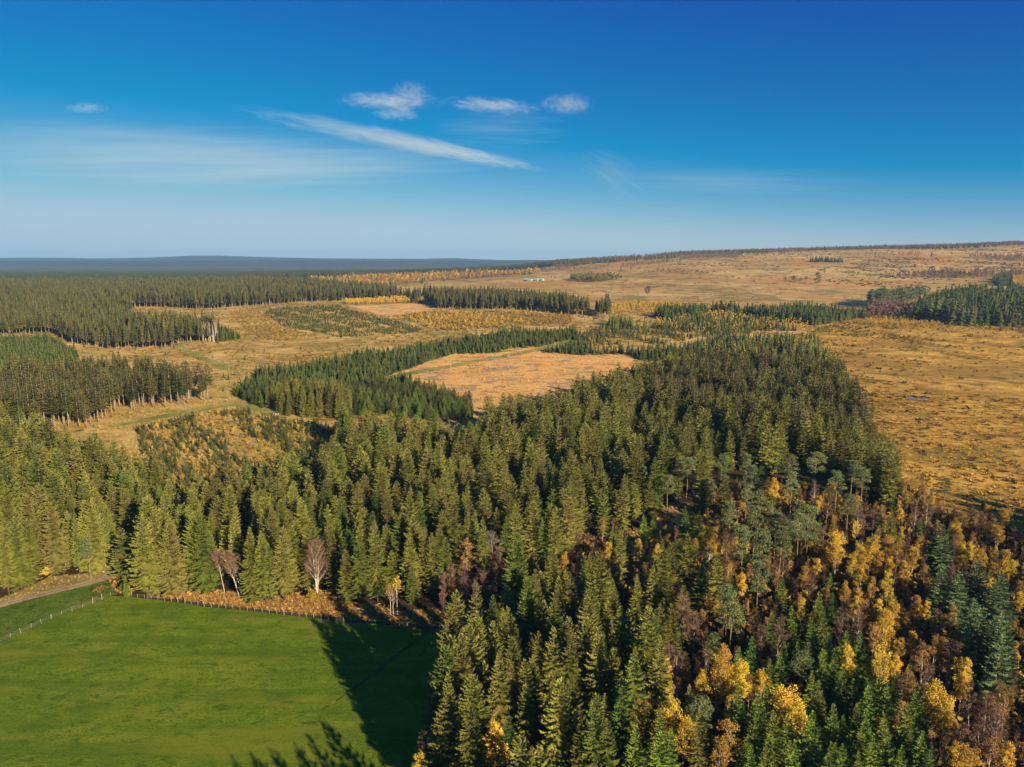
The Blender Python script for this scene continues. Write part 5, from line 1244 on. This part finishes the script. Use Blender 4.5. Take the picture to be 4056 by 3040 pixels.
fence(FENCE_L + [tuple(FENCE_L_END)], 2.75, 'weathered post fence between green pasture and the lane verge', 5, (1, 2, 6, 11))
fence(FENCE_TOP[1:], 2.3, 'weathered post fence below the bracken bank', 6, (7, 8, 11, 22, 31, 41, 42))

_l = MB(); a_, b_ = G(d2(1650, 1440)), G(d2(1960, 1398))
_l.tube([(a_[0], a_[1], .35 + float(terrain(*a_))), ((a_[0] + b_[0]) / 2, (a_[1] + b_[1]) / 2, .7 + float(terrain(*a_))), (b_[0], b_[1], 1.2 + float(terrain(*b_)))], [.13, .11, .06], 6)
prop(mesh_obj('fallen_trunk', _l.mesh('fallen_trunk', B_BIRCH)), 'pale fallen trunk lying across the bracken near the fence', 'trunk')

# ------------------------------------------------------------------ barns on the slope
def plain(name, col, rough=.6, var=.08):
    m, nt, b = nodes_of(name, rough, .2)
    nt.links.new(ramp(nt, [(.3, tuple(c * (1 - var) for c in col)), (.7, tuple(min(1, c * (1 + var)) for c in col))], noise(nt, .6, 4)), b.inputs['Base Color'])
    return m
M_ROOF = plain('green_sheet_roof', (.24, .34, .26)); M_WALLW = plain('white_wall', (.55, .56, .50)); M_WALLG = plain('green_wall', (.10, .19, .16)); M_DOOR = plain('barn_door', (.20, .28, .25))
def barn(foot, L, Wd, he, hr, rz, label):
    x, y = G(foot); o = empty('barn', (x, y, float(terrain(x, y)) + 1.1), rz); prop(o, label, 'barn', 'barns on the moor slope')
    w = MB(); w.box((-L / 2, -Wd / 2, -2), (L / 2, Wd / 2, he)); mesh_obj('wall', w.mesh('wall', M_WALLG), o)
    for sx in (-1, 1):
        g = MB(); xx = sx * (L / 2 + .06)
        pts = [(xx, -Wd / 2, -2), (xx, Wd / 2, -2), (xx, Wd / 2, he), (xx, 0, hr - .1), (xx, -Wd / 2, he)]
        for k in range(1, 4):
            g.tri(*([pts[0], pts[k], pts[k + 1]] if sx > 0 else [pts[0], pts[k + 1], pts[k]]))
            q = [(p[0] - sx * .2, p[1], p[2]) for p in (pts[0], pts[k + 1], pts[k])]; g.tri(*(q if sx > 0 else q[::-1]))
        ge = mesh_obj('gable', g.mesh('gable', M_WALLW), o)
        dr = MB(); dr.box((xx + (0.02 if sx > 0 else -.08), -1.9, -.5), (xx + (.08 if sx > 0 else -.02), 1.9, he * .78)); mesh_obj('door', dr.mesh('door', M_DOOR), o)
    rf = MB()
    for s in (-1, 1):
        e = [(-L / 2 - .5, s * (Wd / 2 + .6), he - .25), (L / 2 + .5, s * (Wd / 2 + .6), he - .25), (L / 2 + .5, 0, hr), (-L / 2 - .5, 0, hr)]
        up = [(p[0], p[1], p[2] + .22) for p in e]
        for a, b, c in ((0, 1, 2), (0, 2, 3)):
            t1 = [up[a], up[b], up[c]]; t2 = [e[a], e[c], e[b]]
            rf.tri(*(t1 if s < 0 else t1[::-1])); rf.tri(*(t2 if s < 0 else t2[::-1]))
    mesh_obj('roof', rf.mesh('roof', M_ROOF), o)
barn(q1(340, 238), 26, 11, 3.2, 6.6, R(-24), 'longest of three barns, pale green roof and white gable')
barn(q1(458, 236), 14, 10, 3.1, 6.4, R(-24), 'middle one of three green-roofed barns on the slope')
barn(q1(532, 234), 14, 10, 3.1, 6.4, R(-24), 'last of three green-roofed barns, beside the moor trees')

# ------------------------------------------------------------------ poles, high seat, logs, people
def pole(foot, h, r0, label, arms=False):
    x, y = G(foot); o = empty('wooden_pole', (x, y, float(terrain(x, y)) + .3)); prop(o, label, 'pole')
    m = MB(); m.tube([(0, 0, -.6), (0, 0, h * .5), (0, 0, h)], [r0, r0 * .9, r0 * .75], 8); mesh_obj('shaft', m.mesh('shaft', B_PALE), o)
    if arms:
        m = MB(); m.box((-.8, -.07, h - .75), (.8, .07, h - .58)); mesh_obj('crossarm', m.mesh('crossarm', WOOD), o)
pole(q3(832, 460), 13.0, .34, 'tall pale wooden pole beside the green ride', False)
pole(q3(1400, 370), 7.0, .26, 'short pale pole standing in the clear-cut', False)
pole(c1(822, 462), 18.0, .42, 'pale pole rising behind the second spruce stand', True)
x, y = G(q3(1675, 228)); o = empty('high_seat', (x, y, float(terrain(x, y)) + .3), R(20)); prop(o, 'pale wooden hunting high seat beside the green ride', 'high seat')
for sx in (-1, 1):
    for sy in (-1, 1):
        m = MB(); m.tube([(sx * 1.15, sy * 1.15, -.5), (sx * .85, sy * .85, 4.4)], [.13, .12], 6); mesh_obj('leg', m.mesh('leg', B_PALE), o)
m = MB(); m.box((-1, -1, 2.0), (1, 1, 2.14)); mesh_obj('platform', m.mesh('platform', WOOD), o)
m = MB(); m.box((-1.2, -1.2, 4.4), (1.2, 1.2, 4.58)); mesh_obj('roof', m.mesh('roof', B_PALE), o)
m = MB(); m.box((-.95, .86, 2.14), (.95, .94, 3.1)); mesh_obj('back_panel', m.mesh('back_panel', WOOD), o)

x, y = G(c0(1092, 1648)); o = empty('log_stack', (x, y, float(terrain(x, y)) + .35), R(12)); prop(o, 'small stack of pale cut logs beside the glade ride', 'log stack')
LOGM = bark('cut_log', (.28, .20, .13), (.46, .36, .25), 2)
_g = MB(); _g.tube([(-1.9, 0, 0), (0, 0, 0), (1.9, 0, 0)], [.24, .24, .22], 8); LG = _g.mesh('log', LOGM)
for row, n in enumerate((6, 5, 4)):
    for k in range(n):
        c = mesh_obj('log', LG, o); c.location = (random.uniform(-.2, .2), (k - n / 2) * .5, .22 + row * .42); c.rotation_euler = (0, 0, random.uniform(-.05, .05))

HIVIS = plain('hi_vis_cloth', (.62, .80, .06), .8); TROUS = plain('dark_trousers', (.035, .04, .07), .9); SKIN = plain('skin', (.55, .34, .25), .6)
def person(foot, rz, label, stride):
    x, y = G(foot); z = float(terrain(x, y)) + .46
    V = [(0, 0, .95), (0, 0, 1.2), (0, 0, 1.42), (0, .01, 1.52), (0, .03, 1.66),
         (.11, 0, .92), (.13, .05 + stride, .50), (.13, -.02 + stride * 1.1, .07), (.13, .14 + stride * 1.1, .03),
         (-.11, 0, .92), (-.13, .05 - stride, .50), (-.13, -.04 - stride * 1.3, .07), (-.13, .12 - stride * 1.3, .03),
         (.21, 0, 1.42), (.27, -.04, 1.16), (.27, .08, .92), (-.21, 0, 1.42), (-.27, -.04, 1.16), (-.27, .08, .92)]
    E = [(0, 1), (1, 2), (2, 3), (3, 4), (0, 5), (5, 6), (6, 7), (7, 8), (0, 9), (9, 10), (10, 11), (11, 12), (2, 13), (13, 14), (14, 15), (2, 16), (16, 17), (17, 18)]
    rad = [.15, .15, .16, .06, .105, .10, .07, .05, .04, .10, .07, .05, .04, .075, .055, .04, .075, .055, .04]
    me = bpy.data.meshes.new('body'); me.from_pydata(V, E, [])
    o = mesh_obj('person', me); o.location = (x, y, z); o.rotation_euler = (0, 0, rz)
    md = o.modifiers.new('skin', 'SKIN')
    for i, q in enumerate(rad): me.skin_vertices[0].data[i].radius = (q, q * (.75 if i in (0, 1, 2) else 1))
    me.skin_vertices[0].data[0].use_root = True
    o.modifiers.new('sub', 'SUBSURF').levels = 1; o.modifiers['sub'].render_levels = 1
    me.materials.append(TROUS); prop(o, label, 'person')
    v = MB(); v.tube([(0, 0, .84), (0, 0, 1.1), (0, 0, 1.36), (0, 0, 1.49)], [.235, .235, .26, .12], 10)
    jk = mesh_obj('jacket', v.mesh('jacket', HIVIS), o)
    for s in (-1, 1):
        v = MB(); v.tube([(s * .2, 0, 1.44), (s * .27, -.04, 1.16), (s * .27, .07, .97)], [.10, .08, .065], 8); mesh_obj('sleeve', v.mesh('sleeve', HIVIS), o)
    v = MB(); v.tube([(0, .02, 1.55), (0, .03, 1.62), (0, .03, 1.70), (0, .025, 1.77), (0, .02, 1.79)], [.075, .105, .115, .08, .01], 10); mesh_obj('head', v.mesh('head', SKIN, True), o)
person(c0(1229, 1684), R(100), 'walker in yellow hi-vis jacket, first of two on the ride', .12)
person(c0(1239, 1683), R(95), 'walker in yellow-green hi-vis jacket, nearer the shade of the two', .08)

# ------------------------------------------------------------------ pool on the moor
wm, nt, b = nodes_of('pool_water', .05, .5); b.inputs['Base Color'].default_value = (.20, .20, .21, 1); b.inputs['Roughness'].default_value = .14  # grey base colour carries a painted share of the pale sky reflection
POOL = poly([q4(640, 282), q4(720, 279), q4(790, 286), q4(850, 298), q4(905, 293), q4(945, 282), q4(1000, 288), q4(1035, 300), q4(1010, 318), q4(930, 322), q4(860, 322), q4(780, 312), q4(710, 300), q4(660, 292)])
sheet('pool', POOL, wm, .36, 3, 'small bright pool of bog water on the moor').data.materials[0] = wm
def bank(pts, w, h, label, name='peat_bank'):
    m = MB(); P = [np.array([*p, float(terrain(*p))]) for p in pts]
    m.tube([p + [0, 0, .1] for p in P], [w * (.35 if k in (0, len(P) - 1) else 1) * random.uniform(.8, 1.2) for k in range(len(P))], 7)
    for i in range(len(m.v)):
        vx, vy, vz = m.v[i]; g = float(terrain(vx, vy)); m.v[i] = (vx, vy, g + (vz - g) * h / w)
    prop(mesh_obj(name, m.mesh(name, L_PEAT)), label, 'peat bank')
bank([G(q4(*p)) for p in ((770, 262), (800, 268), (850, 282), (890, 288), (930, 278), (960, 268), (1010, 285), (1045, 300))], 1.6, 1.1, 'black peat bank overhanging the small pool')
bank([G(q4(*p)) for p in ((500, 305), (580, 312), (640, 312), (660, 318))], 1.5, .7, 'black peat edge beside the pool')
bank([G(q4(*p)) for p in ((650, 185), (700, 190), (770, 212))], 1.6, .8, 'dark peat hag just uphill of the pool')
bank([G(q4(*p)) for p in ((820, 575), (870, 615), (895, 660), (905, 710))], .9, .6, 'crooked dark peat gully below the pool')
bank([G(q4(*p)) for p in ((1560, 390), (1610, 430), (1625, 470))], .9, .6, 'short dark peat gully farther across the moor')
bank([G(q4(*p)) for p in ((1380, 810), (1420, 835), (1470, 855))], 1.0, .6, 'dark peat hag low on the moor')
bank([G(q4(*p)) for p in ((1870, 860), (1960, 875), (2040, 885))], .9, .5, 'long dark peat hag near the moor bushes')
bank([G(q4(*p)) for p in ((720, 75), (800, 85), (900, 98))], 1.4, .7, 'dark peat hag highest above the pool')

# ------------------------------------------------------------------ clouds: real vapour high over the hills
def vapour(name, dens, nscale, stretch, edge, warp=.5, taper=False):
    m = bpy.data.materials.new(name); m.use_nodes = True; nt = m.node_tree
    nt.nodes.remove(nt.nodes['Principled BSDF'])
    pv = nt.nodes.new('ShaderNodeVolumePrincipled'); nt.links.new(pv.outputs[0], nt.nodes['Material Output'].inputs['Volume'])
    pv.inputs['Color'].default_value = (1, 1, 1, 1); pv.inputs['Anisotropy'].default_value = 0.0
    tc = nt.nodes.new('ShaderNodeTexCoord'); ln = nt.nodes.new('ShaderNodeVectorMath'); ln.operation = 'LENGTH'
    nt.links.new(tc.outputs['Object'], ln.inputs[0])
    oi = nt.nodes.new('ShaderNodeObjectInfo'); mp = nt.nodes.new('ShaderNodeMapping'); mp.inputs['Scale'].default_value = stretch
    ad = nt.nodes.new('ShaderNodeVectorMath'); ad.operation = 'ADD'; nt.links.new(tc.outputs['Object'], ad.inputs[0])
    sc = nt.nodes.new('ShaderNodeVectorMath'); sc.operation = 'SCALE'; sc.inputs[0].default_value = (37, 11, 23); nt.links.new(oi.outputs['Random'], sc.inputs['Scale']); nt.links.new(sc.outputs[0], ad.inputs[1])
    nt.links.new(ad.outputs[0], mp.inputs[0])
    n = nt.nodes.new('ShaderNodeTexNoise'); n.inputs['Scale'].default_value = nscale; n.inputs['Detail'].default_value = 6; n.inputs['Roughness'].default_value = .62; n.inputs['Distortion'].default_value = 1.1
    nt.links.new(mp.outputs[0], n.inputs['Vector'])
    f = math_n(nt, 'SUBTRACT', 1.0, ln.outputs['Value'])
    w = math_n(nt, 'MULTIPLY', math_n(nt, 'SUBTRACT', n.outputs['Fac'], .56), warp * 2)
    s = math_n(nt, 'DIVIDE', math_n(nt, 'ADD', f, w), edge, True)
    # no vapour at the hull itself
    g = math_n(nt, 'MULTIPLY', s, math_n(nt, 'MULTIPLY', f, 5.0, True))
    nt.links.new(math_n(nt, 'MULTIPLY', g, dens), pv.inputs['Density'])
    return m

def cloud(name, cu, cv, wpx, hpx, alt, mat, label, tilt=0.0, deep=.6, end=None):
    d = ray(cu, cv); t = (alt - EYE) / d[2]; p = Vector(d * t + [0, 0, EYE])
    if end is not None:
        d2_ = ray(*end); q = Vector(d2_ * ((alt - EYE) / d2_[2]) + [0, 0, EYE])
        ax = q - p; mid = (p + q) / 2; Lx = ax.length / 2
        dist = mid.length
        bm = bmesh.new(); bmesh.ops.create_icosphere(bm, subdivisions=3, radius=1)
        me = bpy.data.meshes.new(name); bm.to_mesh(me); bm.free()
        o = mesh_obj(name, me); o.location = mid; o.scale = (Lx, hpx * dist / FOC * 1.2, hpx * dist / FOC * .5)
        o.rotation_euler = (0, 0, math.atan2(ax.y, ax.x))
    else:
        dist = p.length
        bm = bmesh.new(); bmesh.ops.create_icosphere(bm, subdivisions=3, radius=1)
        me = bpy.data.meshes.new(name); bm.to_mesh(me); bm.free()
        o = mesh_obj(name, me); o.location = p
        o.scale = (wpx / 2 * dist / FOC, wpx / 2 * dist / FOC * deep, hpx / 2 * dist / FOC)
        o.rotation_euler = (0, tilt, -math.atan2(p.x, p.y))
    me.materials.append(mat); prop(o, label, 'cloud', 'thin clouds over the hills' if 'contrail' not in name else None)
    return o
V1 = vapour('cloud_vapour', .00062, 1.5, (2.4, 1.6, .8), .7, 1.7)
V2 = vapour('contrail_vapour', .0005, 2.2, (2.6, 1, 1), .8, .95)
V3 = vapour('veil_vapour', .00006, 1.6, (.7, 1, 3.2), .9, 1.6)
V4 = vapour('thin_veil_vapour', .00003, 1.6, (.7, 1, 3.2), .9, 1.6)
cloud('contrail', 720, 384, 0, 74, 4600, V2, 'long white contrail slanting down across the sky', end=(2190, 682))
cloud('cloud', 1545, 404, 440, 62, 4600, V1, 'largest ragged white cloud above the contrail')
cloud('cloud', 1625, 366, 170, 92, 4600, V1, 'upright torn puff on top of the largest cloud')
cloud('cloud', 1570, 453, 230, 46, 4600, V1, 'small flat cloud between contrail and largest cloud')
cloud('cloud', 1950, 418, 400, 56, 4600, V1, 'long flat cloud streak beside the largest cloud', R(4))
cloud('cloud', 2250, 415, 230, 88, 4600, V1, 'round faint puff past the long streak')
cloud('cloud', 343, 429, 150, 40, 4600, V1, 'tiny lone cloud over the far forest side', R(-6))
cloud('cirrus_veil', 1980, 510, 620, 170, 5200, V3, 'faint cirrus veil below the long streak')
cloud('cirrus_veil', 2430, 690, 330, 180, 5200, V3, 'faint slanting cirrus wisp near the moor hill', R(30))
cloud('cirrus_veil', 560, 590, 1700, 150, 5200, V3, 'upper band of the broad cirrus veil under the contrail', R(-4))
cloud('cirrus_veil', 2900, 720, 1100, 90, 5200, V4, 'faint cirrus veil high over the moor hill', R(3))
cloud('cirrus_veil', 1050, 660, 1900, 170, 5200, V3, 'lower band of the broad cirrus veil under the contrail', R(-3))

# ------------------------------------------------------------------ air
hz = MB(); hz.box((-15500, -1000, -70), (15500, 17500, 265))
hm = bpy.data.materials.new('haze_air'); hm.use_nodes = True; nt = hm.node_tree; nt.nodes.remove(nt.nodes['Principled BSDF'])
pv = nt.nodes.new('ShaderNodeVolumePrincipled'); pv.inputs['Color'].default_value = (.30, .56, 1.0, 1); pv.inputs['Density'].default_value = 0.000046
nt.links.new(pv.outputs[0], nt.nodes['Material Output'].inputs['Volume'])
o = mesh_obj('haze', hz.mesh('haze', hm)); prop(o, 'thin blue haze over the whole plain', kind='stuff')
